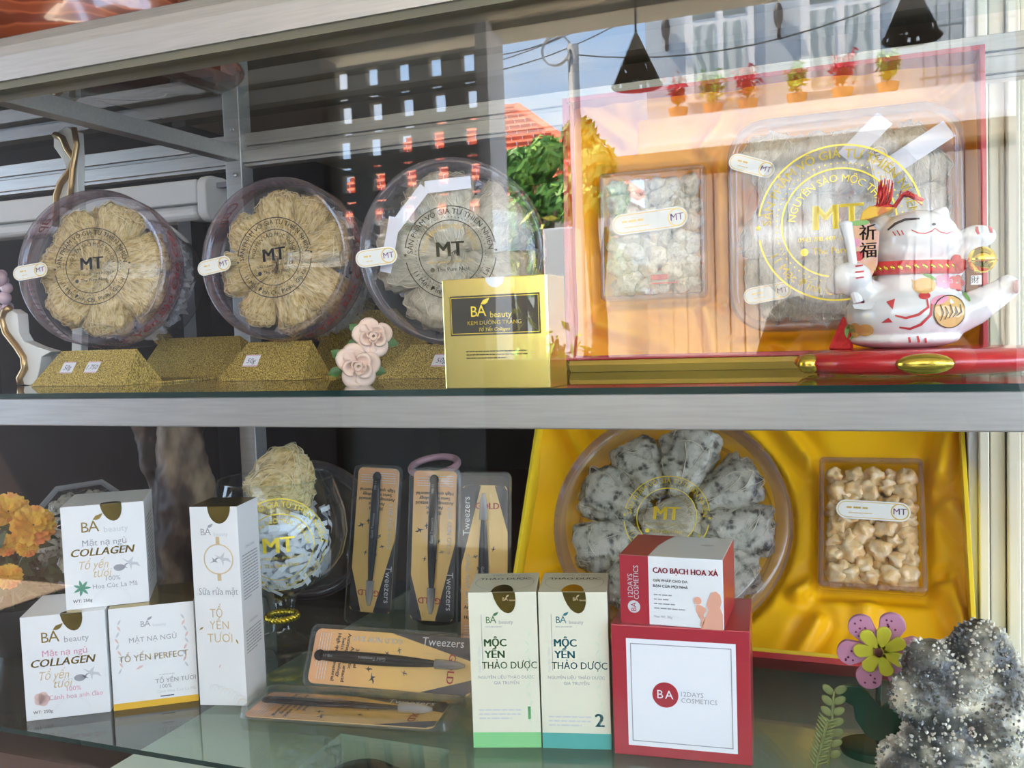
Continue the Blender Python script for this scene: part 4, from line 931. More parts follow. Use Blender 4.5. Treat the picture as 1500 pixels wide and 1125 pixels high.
sw, sh = s1.x-s0.x, s1.y-s0.y; SF = RF @ Matrix.Translation(((s0.x+s1.x)/2, (s0.y+s1.y)/2, -.034))
e = clear_box('sugar_box', SF, sw, sh, .042, .006, 'flat clear box of pale rock sugar in the red gift box', .004)
mt_sticker(e, sw*.72, sh*.165, Matrix.Translation((-.002, sh*.10, .001)) @ Matrix.Rotation(.06, 4, 'Z'))
tmb = MB(); lines(tmb, -.018, .018, -.003, 1, .01, .007, 0, 12); rect(tmb, -.018, .018, -.0085, -.0065, 0); place(e, 'red_print', tmb, ['red_print'], Matrix.Translation((sw*.12, -sh*.34, .0006)))
fill_lumps(SF, sw*.885, sh*.905, -.038, -.0045, 48, .0255, SUGP, 'pale rock sugar lump in the flat box of the red gift box', 'rock sugar in the red gift box', 4)
bw_, bh_ = b1.x-b0.x, b1.y-b0.y; BF = RF @ Matrix.Translation(((b0.x+b1.x)/2, (b0.y+b1.y)/2, -.004))
e = clear_box('nest_box', BF, bw_, bh_, .072, .048, 'large rounded square clear nest box behind the ceramic cat', .0075)
s = MB(); nest_seal(s, bw_*.345, 0, 1); place(e, 'seal_print', s, ['bright_gold_print', 'bright_gold_print'], Matrix.Translation((-.004, -.004, .0046)))
clear('seal_dome', (.97, .97, .98), 1.5, .05, haze=.20, hcol=(.85, .82, .86))
s = MB(); s.lathe([(bw_*.41, 0), (bw_*.40, .0025), (bw_*.36, .0036), (.0001, .0038)], 60); o = s.build('raised_disc', 'seal_dome', e, smooth=True, normals=False); o.location = (-.004, -.004, .0003)
gl = 'pale film-wrapped nest in the rounded square box behind the cat'
k = 0
for j, row in enumerate(((-.084, -.028, .028, .084), (-.087, -.029, .029, .087), (-.084, -.028, .028, .084))):
    for i, x in enumerate(row):
        y = (.079, 0, -.079)[j]; nest('pale', k, BF @ Matrix.Translation((x*.96, y*.97, -.039)) @ Matrix.Rotation((PI if (i+j) % 2 else 0)+.06*(i-1.5), 4, 'Z') @ Matrix.Rotation(-PI/2, 4, 'X'), .084, gl, gl, sx=.92); k += 1
for (u, v_, rot) in ((-.105, .075, -.35), (-.088, -.085, .15), (.045, .055, 1.75)):
    mt_sticker(e, .058, .021, Matrix.Translation((u, v_, .0046 if False else .0020)) @ Matrix.Rotation(rot, 4, 'Z'))
s = MB()
for (x0, y0, x1, y1) in ((.005, .075, .05, .12), (.055, .06, .12, .10)):
    d = Vector((x1-x0, y1-y0, 0)); u = Vector((-d.y, d.x, 0)).normalized()*.012; s.add([Vector((x0, y0, -.006))-u, Vector((x1, y1, -.009))-u, Vector((x1, y1, -.014))+u, Vector((x0, y0, -.010))+u], [(0, 1, 2, 3)])
o = s.build('ribbon', 'shred', None, normals=False); o.matrix_world = BF; tag(o, 'white paper strip under the rounded square lid by the cat', 'ribbon')

# ---- yellow box on the lower shelf, leaning back
th = math.radians(30)
YF = Matrix.Translation((-.199, .435, ZB+.0497)) @ Matrix((Vector((1, 0, 0)), Vector((0, math.sin(th), math.cos(th))), Vector((0, -math.cos(th), math.sin(th))))).transposed().to_4x4()
def yl(px, py, v=0): return ray_local(px, py, YF, v)
cA, cL, cR = yl(984, 757, -.004), yl(810, 757, -.004), yl(1158, 757, -.004); rG = (cR.x-cL.x)/2; cA.x = (cL.x+cR.x)/2
q0, q1 = yl(1198, 858, -.012), yl(1352, 671, -.012)
wells = [(cA.x, cA.y, rG*.97), (q0.x, q1.x, q0.y, q1.y)]
folds = [((.12, .30), (.02, .44), .012, .018), ((.30, .29), (.33, .44), .012, .02), ((.13, .06), (.10, .0), .010, .016), ((.30, .12), (.335, .02), .010, .022), ((.31, .14), (.32, .05), .006, .014), ((.10, .10), (.145, .13), .010, .016),
         ((-.25, .30), (-.33, .42), .012, .018), ((-.27, .10), (-.33, .05), .012, .014), ((.20, .10), (.185, .01), .012, .010), ((.31, .24), (.335, .20), .010, .014)]
YW, YH, YD = .668, .45, .078
gift_box('open yellow gift box lined with yellow satin leaning on the lower shelf', YF, YW, YH, YD, 'box_yellow', 'box_yellow', None, 'satin_yellow', folds, wells, 2)
m = MB(); m.box(-YW/2-.006, YW/2+.006, -.0085, -.0005, -YD-.006, .004); o = m.build('box_lid_edge', 'box_red'); o.matrix_world = YF; tag(o, 'dark red lid edge under the yellow gift box', 'box lid')
GF = YF @ Matrix.Translation((cA.x, cA.y, -.004))
round_box('large round clear box of grey feathered nests in the yellow gift box', GF, rG, .066, None, ['bright_gold_print', 'gold_print'], band=False, sticker=False, sealr=.36, taper=.86)
fill_round(GF, rG, 'grey', 9, rG*.62, rG*.555, -.0335, 7, 'grey feathered nest in the round box of the yellow gift box', wrap=False, centre=False, sx=.88)
nest('pale', 1, GF @ Matrix.Translation((0, 0, -.034)) @ Matrix((Vector((0, 1, 0)), Vector((0, 0, 1)), Vector((1, 0, 0)))).transposed().to_4x4(), rG*.50, 'pale middle nest ringed by grey ones in the round box', None)
s = MB(); shred(s, 170, rG*.3, rG*.72, -.060, -.056, 8, .018); o = s.build('paper_shred', 'shred', None, normals=False); o.matrix_world = GF; tag(o, 'white shredded paper bedding under the grey feathered nests', 'paper shred', kind='stuff')
qw, qh = q1.x-q0.x, q1.y-q0.y; QF = YF @ Matrix.Translation(((q0.x+q1.x)/2, (q0.y+q1.y)/2, -.012))
e = clear_box('sugar_box', QF, qw, qh, .060, .007, 'clear square box of amber rock sugar in the yellow gift box', .0045)
mt_sticker(e, qw*.70, qh*.145, Matrix.Translation((qw*.02, qh*.08, .0012)) @ Matrix.Rotation(-.03, 4, 'Z'))
fill_lumps(QF, qw*.86, qh*.885, -.055, -.0060, 79, .0275, SUG, 'amber rock sugar lump in the clear box of the yellow gift box', 'rock sugar in the yellow gift box', 5, top=.86)

# ================================================================== ceramic lucky cat on its red cushion
mat('porcelain', (.74, .74, .72), .12, coat=.6, coat_rough=.03); mat('cushion_red', (.55, .012, .018), .25, coat=.5); mat('brass', (.62, .46, .07), .18, .9)
mat('bell_gold', (.85, .62, .06), .1, 1.0); mat('cord_red', (.58, .012, .02), .5, var=(.75, .04, .04), scale=200); mat('cap_yellow', (.82, .48, .03), .3, coat=.4, var=(.62, .18, .03), scale=60, lo=.5, hi=.58)
mat('card_print', (.72, .40, .22), .35, coat=.3, var=[(.80, .45, .40), (.60, .62, .22)], scale=55, lo=.42, hi=.6); mat('tan_print', (.70, .42, .14), .35, coat=.3); mat('green_leaf_print', (.22, .45, .12), .4)
S_ = .195e-3; CB = at(1342, 509, y=.17)
cat_e = empty('lucky_cat', CB, label='white porcelain beckoning cat figurine with red collar and gold bell', cat='figurine')
def K(x, y, d=0): return ((x-660)*S_, d, (940-y)*S_)
def Rr(a, b, c): return (a*S_, b*S_, c*S_)
body = blob('body', [(K(610, 760), Rr(308, 270, 195)), (K(655, 640), Rr(225, 200, 170)), (K(650, 560), Rr(205, 180, 120)), (K(668, 355), Rr(205, 185, 142)), (K(640, 420), Rr(190, 170, 110)),
    ('seg', K(760, 800), 125*S_, K(930, 745), 92*S_), ('seg', K(930, 745), 92*S_, K(1085, 650), 62*S_), (K(1092, 640), Rr(62, 66, 66)),
    ('seg', K(800, 560), 75*S_, K(890, 470), 50*S_), ('seg', K(890, 470), 50*S_, K(945, 385), 62*S_), (K(955, 372), Rr(92, 70, 62)),
    ('seg', K(480, 660, -.02), 75*S_, K(345, 600, -.03), 62*S_), (K(340, 555, -.032), Rr(105, 90, 84)), (K(270, 585, -.025), Rr(60, 60, 60)),
    ('seg', K(770, 270), 60*S_, K(800, 225), 25*S_), ('seg', K(500, 280), 60*S_, K(450, 215), 25*S_), (K(600, 890), Rr(280, 240, 60))], .0021, 'porcelain', cat_e, it=5)
for v in body.data.vertices:
    if v.co.z < 0: v.co.z = 0
bvh = BVHTree.FromPolygons([v.co for v in body.data.vertices], [p.vertices[:] for p in body.data.polygons])
def decal(name, polys, mats, off=.0007):
    bm = bmesh.new()
    for P, mi in polys:
        vs = [bm.verts.new(K(a, b)) for a, b in P]; f = bm.faces.new(vs); f.material_index = mi
    bmesh.ops.triangulate(bm, faces=bm.faces[:])
    bmesh.ops.subdivide_edges(bm, edges=bm.edges[:], cuts=2, use_grid_fill=True)
    for v in bm.verts:
        h = bvh.ray_cast(Vector((v.co.x, -.3, v.co.z)), Vector((0, 1, 0)))
        if h[0] is not None: v.co = h[0]+h[1]*off
    me = bpy.data.meshes.new(name); bm.to_mesh(me); bm.free()
    for m_ in mats: me.materials.append(M[m_])
    return link(name, me, cat_e)
def stroke(pts, w):
    L_, R_ = [], []
    for i, p in enumerate(pts):
        a, b = pts[max(0, i-1)], pts[min(len(pts)-1, i+1)]; d = Vector((b[0]-a[0], b[1]-a[1])).normalized(); n = Vector((-d.y, d.x))*w*(.35+.65*math.sin(PI*(i+.5)/len(pts)))/2
        L_.append((p[0]+n.x, p[1]+n.y)); R_.append((p[0]-n.x, p[1]-n.y))
    return [([L_[i], L_[i+1], R_[i+1], R_[i]]) for i in range(len(pts)-1)]
def ell(x, y, a, b, n=18, rot=0): return [(x+a*math.cos(2*PI*i/n)*math.cos(rot)-b*math.sin(2*PI*i/n)*math.sin(rot), y+a*math.cos(2*PI*i/n)*math.sin(rot)+b*math.sin(2*PI*i/n)*math.cos(rot)) for i in range(n)]
face_ = []
for pts, w_, mi in (([(525, 318), (560, 290), (610, 272), (675, 274)], 15, 0), ([(548, 330), (562, 352)], 7, 1), ([(568, 326), (582, 354)], 7, 1), ([(588, 328), (598, 350)], 7, 1),
        ([(635, 330), (665, 348), (700, 352), (730, 342), (745, 328)], 7, 1), ([(745, 328), (770, 348), (800, 356), (830, 346)], 7, 1), ([(950, 325), (948, 345), (955, 365)], 16, 1), ([(1008, 325), (1012, 345), (1016, 362)], 14, 1),
        ([(362, 505), (398, 500)], 10, 1), ([(362, 535), (402, 532)], 10, 1), ([(364, 565), (402, 560)], 10, 1), ([(615, 880), (620, 905)], 14, 1), ([(655, 875), (662, 905)], 14, 1), ([(692, 885), (695, 908)], 12, 1),
        ([(700, 690), (705, 730), (660, 765), (600, 780), (550, 765)], 14, 1), ([(725, 700), (715, 770), (670, 815), (620, 835), (570, 825)], 14, 1)):
    face_ += [(q, mi) for q in stroke(pts, w_)]
face_.append((ell(740, 308, 10, 7), 0))
decal('face_print', face_[:0]+[f_ for f_ in face_], ['dark_print', 'red_print'])
orn = [(ell(690, 620, 55, 42), 0), ([(630, 580), (660, 605), (700, 600), (680, 640), (650, 640), (640, 610)], 0), (ell(806, 755, 80, 84, 26), 0), (ell(690, 672, 28, 18), 1), (ell(760, 695, 45, 22, 14, -.3), 2),
       ([(510, 695), (552, 680), (540, 735)], 1), ([(485, 800), (520, 775), (540, 800)], 1)]
orn += [(ell(785+24*math.cos(k*1.257), 600+22*math.sin(k*1.257), 19, 19, 12), 2) for k in range(5)]+[(ell(850+26*math.cos(k*1.257), 608+24*math.sin(k*1.257), 20, 20, 12), 1) for k in range(5)]
orn += [(ell(712, 570, 42, 9, 12, .55), 3), (ell(898, 680, 32, 9, 12, 1.1), 3)]+[(ell(330+28*k, 845-8*k, 30, 42, 14), 3 if k == 0 else 0) for k in range(2)]+[(ell(408, 838, 42, 34, 14), 0)]
decal('painted_ornament', orn, ['tan_print', 'red_print', 'pink_print', 'green_leaf_print'])
mk = []
for k in range(5): mk += [(q, 0) for q in stroke([(760+24*k, 720+10*(k % 2)), (775+22*k, 760), (760+20*k, 800-6*k)], 6)]
decal('coin_print', mk+[(q, 0) for q in stroke(ell(806, 755, 76, 80, 26)+[(882, 755)], 5)], ['black_gold_print'], .0012)
m = MB(); m.ball(K(1128, 640, -.012), Rr(18, 40, 36)); m.build('paw_pad', 'blush_print', cat_e, smooth=True)
# collar: twisted cord ring
cy = 520; pts = [Vector(K(655, cy))+Vector((212*S_*math.cos(a), 190*S_*math.sin(a), -6*S_*math.cos(a))) for a in [2*PI*i/40 for i in range(40)]]
m = MB(); m.tube(pts, 36*S_, 10, closed=True); col_ = m.build('collar', 'cord_red', cat_e, smooth=True)
m = MB()
for i in range(0, 40):
    p = pts[i]; c_ = Vector(K(655, cy)); d = (p-c_).normalized(); t_ = d.cross(Vector((0, 0, 1))); m.ball(p+d*34*S_, (20*S_, 7*S_, 9*S_), 6, 4, mtx=Matrix((t_*.8+Vector((0, 0, .6)), d, Vector((0, 0, .8))-t_*.6)).transposed())
m.build('gold_thread', 'bell_gold', col_, smooth=True)
m = MB(); m.ball(K(960, 500, -.030), 68*S_, 20, 14); bell = m.build('bell', 'bell_gold', cat_e, smooth=True)
m = MB(); m.tube([Vector(K(960, 506, -.030))+Vector((69*S_*math.cos(a), 69*S_*math.sin(a), 0)) for a in [2*PI*i/24 for i in range(24)]], 6*S_, 5, closed=True); m.build('bell_band', 'brass', bell)
m = MB(); m.ball(K(865, 520, -.026), Rr(38, 30, 34)); m.ball(K(845, 490, -.026), Rr(26, 22, 26)); m.build('collar_knot', 'cord_red', cat_e, smooth=True)
m = MB(); m.box(*[K(915, 0)[0], K(965, 0)[0]], -.020, -.018, K(0, 622)[2], K(0, 575)[2]); tg = m.build('charm_tag', 'porcelain', cat_e)
t = MB(); text(t, '財', 40*S_, 0, 0, 0); place(cat_e, 'charm_print', t, ['dark_print'], front(-.0206, *[K(935, 600)[0]], K(0, 600)[2]))
# cap and tassel on the ear
m = MB(); m.prism([(K(a, 0)[0], K(0, b)[2]) for a, b in ((385, 262), (400, 215), (435, 188), (560, 205), (530, 222), (470, 245), (420, 258))], -.030, .012, axis='y'); m.build('ear_cap', 'cap_yellow', cat_e, bevel=.001)
rr = random.Random(2)
m = MB()
for k in range(42):
    a = rr.uniform(.0, 1.); bx_, tx_ = 455+30*rr.random(), 475+70*a; y1 = 45+70*rr.random(); m.tube([K(bx_+a*40, 200, rr.uniform(-.02, 0)), K(tx_, (200+y1)/2, rr.uniform(-.022, 0)), K(tx_+8, y1, rr.uniform(-.024, 0))], 3.6*S_, 4)
for k in range(42):
    a = rr.uniform(0, 1.); m.tube([K(545+20*a, 195, rr.uniform(-.02, 0)), K(580+40*a, 150-30*a, rr.uniform(-.024, 0)), K(590+110*a, 105+85*a*rr.uniform(.7, 1.1), rr.uniform(-.028, 0))], 3.6*S_, 4)
m.ball(K(500, 190, -.010), Rr(60, 40, 20)); tag(m.build('tassel', 'cord_red', cat_e, smooth=True), kind='stuff')
# paddle and blessing card in the paw
m = MB(); m.tube([K(318, 285, -.036), K(340, 400, -.038), K(352, 500, -.038)], [34*S_, 26*S_, 22*S_], 12); m.ball(K(316, 278, -.036), Rr(36, 24, 20)); m.tube([K(350, 610, -.034), K(372, 690, -.034)], [30*S_, 30*S_], 10); m.prism([(K(x_, 0)[0], K(0, y_)[2]) for x_, y_ in ((345, 700), (480, 690), (470, 722), (400, 730), (355, 722))], -.042, -.022, axis='y')
m.build('card_holder', 'porcelain', cat_e, smooth='angle')
m = MB(); m.prism([(K(x_, 0)[0], K(0, y_)[2]) for x_, y_ in ((345, 262), (420, 262), (440, 285), (482, 330), (470, 500), (440, 560), (476, 690), (378, 692), (385, 560), (350, 480))], -.034, -.031, axis='y'); crd = m.build('blessing_card', 'card_print', cat_e)
t = MB(); text(t, '祈', 88*S_, 0, 92*S_, 0, bold=.02); text(t, '福', 88*S_, 0, 0, 0, bold=.02); egg(t, -40*S_, 150*S_, 50*S_, 14*S_, 14*S_, 1); disc(t, -58*S_, 50*S_, 22*S_, 2, 10); disc(t, -45*S_, -22*S_, 26*S_, 3, 10); disc(t, -10*S_, -262*S_, 28*S_, 3, 10); disc(t, -42*S_, -258*S_, 22*S_, 2, 10)
t.v = [(x_, y_, 0 if i > 300 else 0) for i, (x_, y_, z_) in enumerate(t.v)]
place(cat_e, 'card_print', t, ['dark_print', 'green_leaf_print', 'pink_print', 'red_print'], front(-.0345, K(425, 0)[0], K(0, 425)[2]))
# cushion
cu = empty('cat_cushion', (CB.x+.004, CB.y+.010, ZS), label='red lacquer cushion with gold studs under the porcelain cat', cat='cushion')
m = MB(); hC = CB.z-ZS; n = 64
prof = [(.0001, .0), (.72, .0), (.93, .16), (1.0, .5), (.95, .80), (.80, .97), (.60, 1.0), (.0001, 1.0)]
m.lathe([(a*.128, b*hC) for a, b in prof], n); m.v = [(x_, y_*.70, z_) for x_, y_, z_ in m.v]; m.build('cushion_body', 'cushion_red', cu, smooth=True)
for k in range(6):
    a = -PI/2+2*PI*k/6; m = MB(); m.ball((.126*math.cos(a), .70*.126*math.sin(a), hC*.5), (.027 if abs(math.cos(a)) < .5 else .012, .010, hC*.38), 14, 8); m.build('stud', 'brass', cu, smooth=True)
m = MB(); m.lathe([(.012, -.001), (.012, .002)], 10, cap0=True, cap1=True); m.v = [(x_-.09, y_-.02, z_+.001) for x_, y_, z_ in m.v]; m.build('foot', 'cushion_red', cu)
m = MB(); m.add([K(290, 760, .02), K(215, 936, .01), K(330, 936, -.01), K(330, 800, .0)], [(0, 1, 2, 3)]); o = m.build('rope_tail', 'cord_red', cat_e, normals=False); s_ = o.modifiers.new('s', 'SOLIDIFY'); s_.thickness = .004

# ================================================================== the rest of the lower shelf
clear('goblet_glass', (.93, .96, .94), 1.5, 0)
gc = at(416, 945, z=ZB); gob = empty('glass_goblet', gc, label='big glass goblet with gold braid round its stem holding a nest', cat='goblet')
GP = [(.0001, .0), (.068, .0), (.070, .004), (.045, .012), (.024, .022), (.019, .036), (.020, .060), (.026, .085), (.050, .100), (.085, .120), (.107, .155), (.1145, .190), (.112, .225), (.101, .262), (.094, .285)]
m = MB(); m.lathe(GP, 56); m.build('bowl', 'goblet_glass', gob, smooth=True, normals=False)
m = MB(); m.tube([(.094*math.cos(2*PI*i/48), .094*math.sin(2*PI*i/48), .285) for i in range(48)], .0014, 6, closed=True); m.build('rim', 'goblet_glass', gob, smooth=True, normals=False)
m = MB(); m.tube([((.0245+.0028*math.sin(i*1.05))*math.cos(2*PI*i/72), (.0245+.0028*math.sin(i*1.05))*math.sin(2*PI*i/72), .050+.0035*math.cos(i*1.05)) for i in range(72)], .0032, 6, closed=True)
m.tube([((.0245-.0028*math.sin(i*1.05))*math.cos(2*PI*i/72), (.0245-.0028*math.sin(i*1.05))*math.sin(2*PI*i/72), .050-.0035*math.cos(i*1.05)) for i in range(72)], .0032, 6, closed=True); m.build('gold_braid', 'bell_gold', gob, smooth=True)
def gr(z):
    for (r0, z0), (r1, z1) in zip(GP, GP[1:]):
        if z0 <= z <= z1 and z1 > z0: return r0+(r1-r0)*(z-z0)/(z1-z0)
    return .094
s = MB(); nest_seal(s, .078, 0, 0); vd = math.atan2(CAM.y-gc.y, CAM.x-gc.x)
def wrapg(v):
    z = .190+v[1]*.98; r_ = gr(z)+.0008; a = vd+v[0]/.112; return (r_*math.cos(a), r_*math.sin(a), z)
s.v = [wrapg(v) for v in s.v]; s.build('seal_print', 'bright_gold_print', gob, normals=False)
s = MB(); rs = random.Random(5)
for k in range(520):
    z = rs.uniform(.108, .235); rmax = gr(z)-.015; a = rs.uniform(0, 2*PI); q = rmax*math.sqrt(rs.uniform(.25, 1)); c = Vector((q*math.cos(a), q*math.sin(a), z)); rad_ = Vector((math.cos(a), math.sin(a), (z-.19)*4)).normalized()
    t_ = Vector((-math.sin(a), math.cos(a), rs.gauss(0, .7))).normalized(); u = rad_.cross(t_); L2 = min(rs.uniform(.010, .024), q*.5); wd = rs.uniform(.003, .005)
    vs = []
    for i in (-1, 0, 1): cc = c+t_*L2*i-rad_*(.0015+L2*L2/(2*q))*abs(i); vs += [cc-u*wd, cc+u*wd]
    s.add(vs, [(0, 1, 3, 2), (2, 3, 5, 4)])
o = s.build('paper_shred', 'shred', None, normals=False); o.location = gc; tag(o, 'white shredded paper filling the glass goblet', 'paper shred', kind='stuff')
nest('gold', 0, Matrix.Translation(gc+Vector((.012, -.012, .280))) @ Euler((.3, 1.35, .4)).to_matrix().to_4x4(), .118, 'pale gold nest heaped above the rim of the glass goblet', 'nests in the goblet', wrap=True)
nest('gold', 2, Matrix.Translation(gc+Vector((-.010, -.030, .222))) @ Euler((.2, 1.45, .3)).to_matrix().to_4x4(), .100, 'pale gold nest pressed against the goblet wall behind the emblem', 'nests in the goblet', wrap=True)
DF = Matrix.Translation((0, 0, .0142)) @ basis(at(450, 782, y=.655), 10, 95, 0)
round_box('clear round box standing empty behind the glass goblet', DF, .138, .06, None, ['gold_print', 'gold_print'], band=False, sticker=False)
for q in [o for o in bpy.data.objects if o.parent and o.name.startswith('seal_print') and o.parent.get('label', '').startswith('clear round box standing empty')]: bpy.data.objects.remove(q)

# ---- tweezers in blister packs
def grad_card(name):
    m_ = mat(name, (.72, .42, .18), .3, coat=.3); nt = m_.node_tree; p = nt.nodes['Principled BSDF']; tc = _n(nt, 'ShaderNodeTexCoord'); sx_ = _n(nt, 'ShaderNodeSeparateXYZ'); r = _n(nt, 'ShaderNodeValToRGB')
    r.color_ramp.elements[0].color = (.90, .46, .22, 1); r.color_ramp.elements[1].color = (.88, .58, .20, 1); e_ = r.color_ramp.elements.new(.5); e_.color = (.92, .58, .16, 1)
    nt.links.new(tc.outputs['Generated'], sx_.inputs[0]); nt.links.new(sx_.outputs['Y'], r.inputs[0]); nt.links.new(r.outputs[0], p.inputs['Base Color']); return m_
grad_card('tweezer_card'); mat('card_black', (.018, .02, .024), .35, coat=.3); mat('tool_black', (.012, .012, .014), .28, .4); mat('white_print', (.8, .8, .8), .5)
clear('guard', (.9, .92, .95), 1.4, .12, haze=.35, hcol=(.85, .87, .9))
PW, PL = .092, .285
def pack(F, label, s=1.0):
    """F: x across, y towards the pack's top (hanger), z out of the face; origin at the middle of the bottom edge"""
    e = empty('tweezer_pack', mtx=F @ Matrix.Scale(s, 4), label=label, cat='tweezer pack', group='tweezer packs on the lower shelf')
    w, l = PW*.86, PL*.90; m = MB(); P = [(a, b+PL*.47) for a, b in rrect(w, l, .010)]; m.prism(P, .0, .0012); m.build('card', 'tweezer_card', e)
    p = MB(); T = PL*.47+l/2
    poly(p, [(-w/2, T-.005), (-w*.08, T-.001), (-w/2, T-l*.52)], 0); poly(p, [(-w/2+.006, T), (-w*.08, T), (-w/2, T-.012)], 0); poly(p, [(w*.22, T-.001), (w/2, T-.008), (w/2, T-l*.30)], 0); poly(p, [(w*.22, T), (w/2-.006, T), (w/2, T-.012)], 0); l0 = len(p.v)
    text(p, 'GOLD', .015, w*.06, T-l*.135, 1, bold=.03); text(p, 'Tweezers', .0165, -w*.385, T-l*.20, 2, rot=PI/2); text(p, 'GOLD NEW 2019', .0105, -w*.36, T-l*.60, 2, rot=-PI/2, bold=.01)
    for k, tx in enumerate(('High quality material', 'Swiss technology', 'Antimagnetic antacid', 'Antistatic', '302steel')): text(p, tx, .0082, 0, T-l*(.845-.032*k), 3, bold=.03)
    lines(p, -w*.42, w*.42, T-l*.90, 5, .0042, .0011, 2, 3)
    for k, (a, b, q, ro) in enumerate(((-w*.05, .40, .006, .5), (w*.2, .41, .006, 1.2), (-w*.2, .46, .006, .2), (w*.33, .60, .009, .3), (w*.18, .63, .007, 1.5), (-w*.12, .53, .006, .9))): swallow(p, a, T-l*b, q, 3, ro)
    p.v = [(x, y, z if i < l0 else .0002) for i, (x, y, z) in enumerate(p.v)]
    place(e, 'print', p, ['card_black', 'red_print', 'white_print', 'dark_print'], Matrix.Translation((0, 0, .0015)))
    # tweezers: two tapering arms joined at the round butt
    m = MB(); b0, b1 = .022, PL*.82
    for sgn in (-1, 1):
        pts = [(0+sgn*(.0008+.0022*math.sin(PI*t)), b0+(b1-b0)*t, .0075) for t in [i/10 for i in range(11)]]; m.tube(pts, [.0060, .0064, .0064, .0062, .006, .0056, .005, .0042, .0034, .0024, .0012], 8)
    m.ball((0, b0, .0075), (.0085, .010, .006)); m.v = [(x, y, .0075+(z-.0075)*.55) for x, y, z in m.v]; tw = m.build('tweezers', 'tool_black', e, smooth=True)
    p = MB(); text(p, 'Gold Tweezers', .007, 0, PL*.38, 0, rot=-PI/2); text(p, 'MB-11', .006, 0, PL*.13, 0, rot=-PI/2); place(e, 'tool_print', p, ['grey_print'], Matrix.Translation((0, 0, .0125)))
    m = MB(); m.tube([(0, b1-.028, .0075), (0, b1+.004, .0075), (0, b1+.016, .0075)], [.0075, .006, .0025], 10); m.build('tip_guard', 'guard', e, smooth=True, normals=False)
    m = MB(); loft(m, [([(a, b+PL*.5) for a, b in rrect(PW, PL, .012)], .0005), ([(a, b+PL*.5) for a, b in rrect(PW*.97, PL*.985, .011)], .010), ([(a, b+PL*.5) for a, b in rrect(PW*.90, PL*.95, .010)], .0108)], cap0=False, cap1=False); m.build('blister_rim', 'plastic_fold', e, smooth='angle', normals=False)
    m = MB(); loft(m, [([(a, b+PL*.5) for a, b in rrect(PW*.90, PL*.95, .010)], .0108), ([(a, b+PL*.48) for a, b in rrect(PW*.30, PL*.86, .012)], .0110), ([(a, b+PL*.48) for a, b in rrect(PW*.26, PL*.84, .011)], .0145)], cap0=False); m.build('blister', 'plastic', e, smooth='angle', normals=False)
    m = MB(); loft(m, [([(a, b+PL*.5) for a, b in rrect(PW, PL, .012)], -.0005), ([(a, b+PL*.5) for a, b in rrect(PW*.2, PL*.2, .012)], -.0005)], cap0=False); m.build('blister_back', 'plastic', e, normals=False)
    return e
def frame_px(bl, br, tl, z0, yspec=None, lean=0):
    """stand a pack on the shelf: bottom corners from two shelf points, leaning back by lean degrees"""
    a = Vector(bl); b = Vector(br); ex = (b-a).normalized(); back = Vector((-ex.y, ex.x, 0)); le = math.radians(lean); up = Vector((0, 0, 1))*math.cos(le)+back*math.sin(le); n = ex.cross(up)
    return Matrix.Translation((a+b)/2) @ Matrix((ex, up, n)).transposed().to_4x4()
FLIP = Matrix.Translation((0, PL, 0)) @ Matrix.Rotation(PI, 4, 'Z')
yv = .50
def vp(px0, px1, pyt, lab, flip, lean, y_, roll=0, s=1.):
    a = at(px0, 912, y=y_); b = at(px1, 912, y=y_); a.z = b.z = ZB+.002; b.y += .012; F = frame_px(a, b, None, ZB, lean=lean) @ Matrix.Rotation(math.radians(roll), 4, 'Z')
    return pack(F @ (Matrix.Scale(s, 4) @ FLIP if flip else Matrix.Identity(4)), lab)
vp(500, 576, 0, 'upside down tweezer pack standing next to the glass goblet', True, 9, .515, -3.0)
vp(590, 668, 0, 'upside down tweezer pack standing between two other packs', True, 9, .500, -1.0)
vp(668, 744, 0, 'upright tweezer pack with red GOLD word behind the green carton', False, 9, .470)
# long-edge pack leaning on the upright ones, and one lying flat
a = at(444, 1008, z=ZB); b = at(690, 1030, z=ZB); ex = (b-a).normalized(); back = Vector((-ex.y, ex.x, 0)); le = math.radians(28); up = Vector((0, 0, 1))*math.cos(le)+back*math.sin(le); n = ex.cross(up)
F4 = Matrix.Translation(a+up*PW*.5+Vector((0, 0, .002))) @ Matrix((-up, ex, n)).transposed().to_4x4(); pack(F4, 'tweezer pack propped on its long edge above the flat one')
a = at(372, 1034, z=ZB); b = at(678, 1054, z=ZB); ex = (b-a).normalized(); side = Vector((ex.y, -ex.x, 0))
F5 = Matrix.Translation(Vector((a.x, a.y, ZB+.003))) @ Matrix((side, ex, Vector((0, 0, 1)))).transposed().to_4x4(); pack(F5, 'tweezer pack lying flat on the glass shelf', 1.06)

# ---- potted orange flowers
mat('petal_orange', (.86, .36, .05), .6, var=[(.90, .58, .08), (.85, .26, .08)], scale=22, sss=.15); mat('dark_leaf', (.03, .07, .025), .5, var=(.05, .10, .035), scale=30); mat('black_pot', (.01, .01, .012), .3)
fp = empty('flower_pot', (-1.345, .27, ZB), label='black pot of dark artificial foliage at the end of the lower shelf', cat='flower pot')
m = MB(); m.lathe([(.0001, 0), (.055, 0), (.075, .05), (.078, .085), (.070, .085), (.0001, .08)], 28); m.build('pot', 'black_pot', fp, smooth='angle')
m = MB(); r = random.Random(4)
for k in range(150):
    c = Vector((r.gauss(-.03, .035), r.gauss(0, .035), .10+.12*r.random())); d = Vector((r.gauss(0, 1), r.gauss(0, 1), r.gauss(.3, .7))).normalized(); u = d.orthogonal().normalized(); m.add([c-d*.022, c+u*.010, c+d*.026, c-u*.010], [(0, 1, 2, 3)])
tag(m.build('foliage', 'dark_leaf', fp, normals=False), kind='stuff')
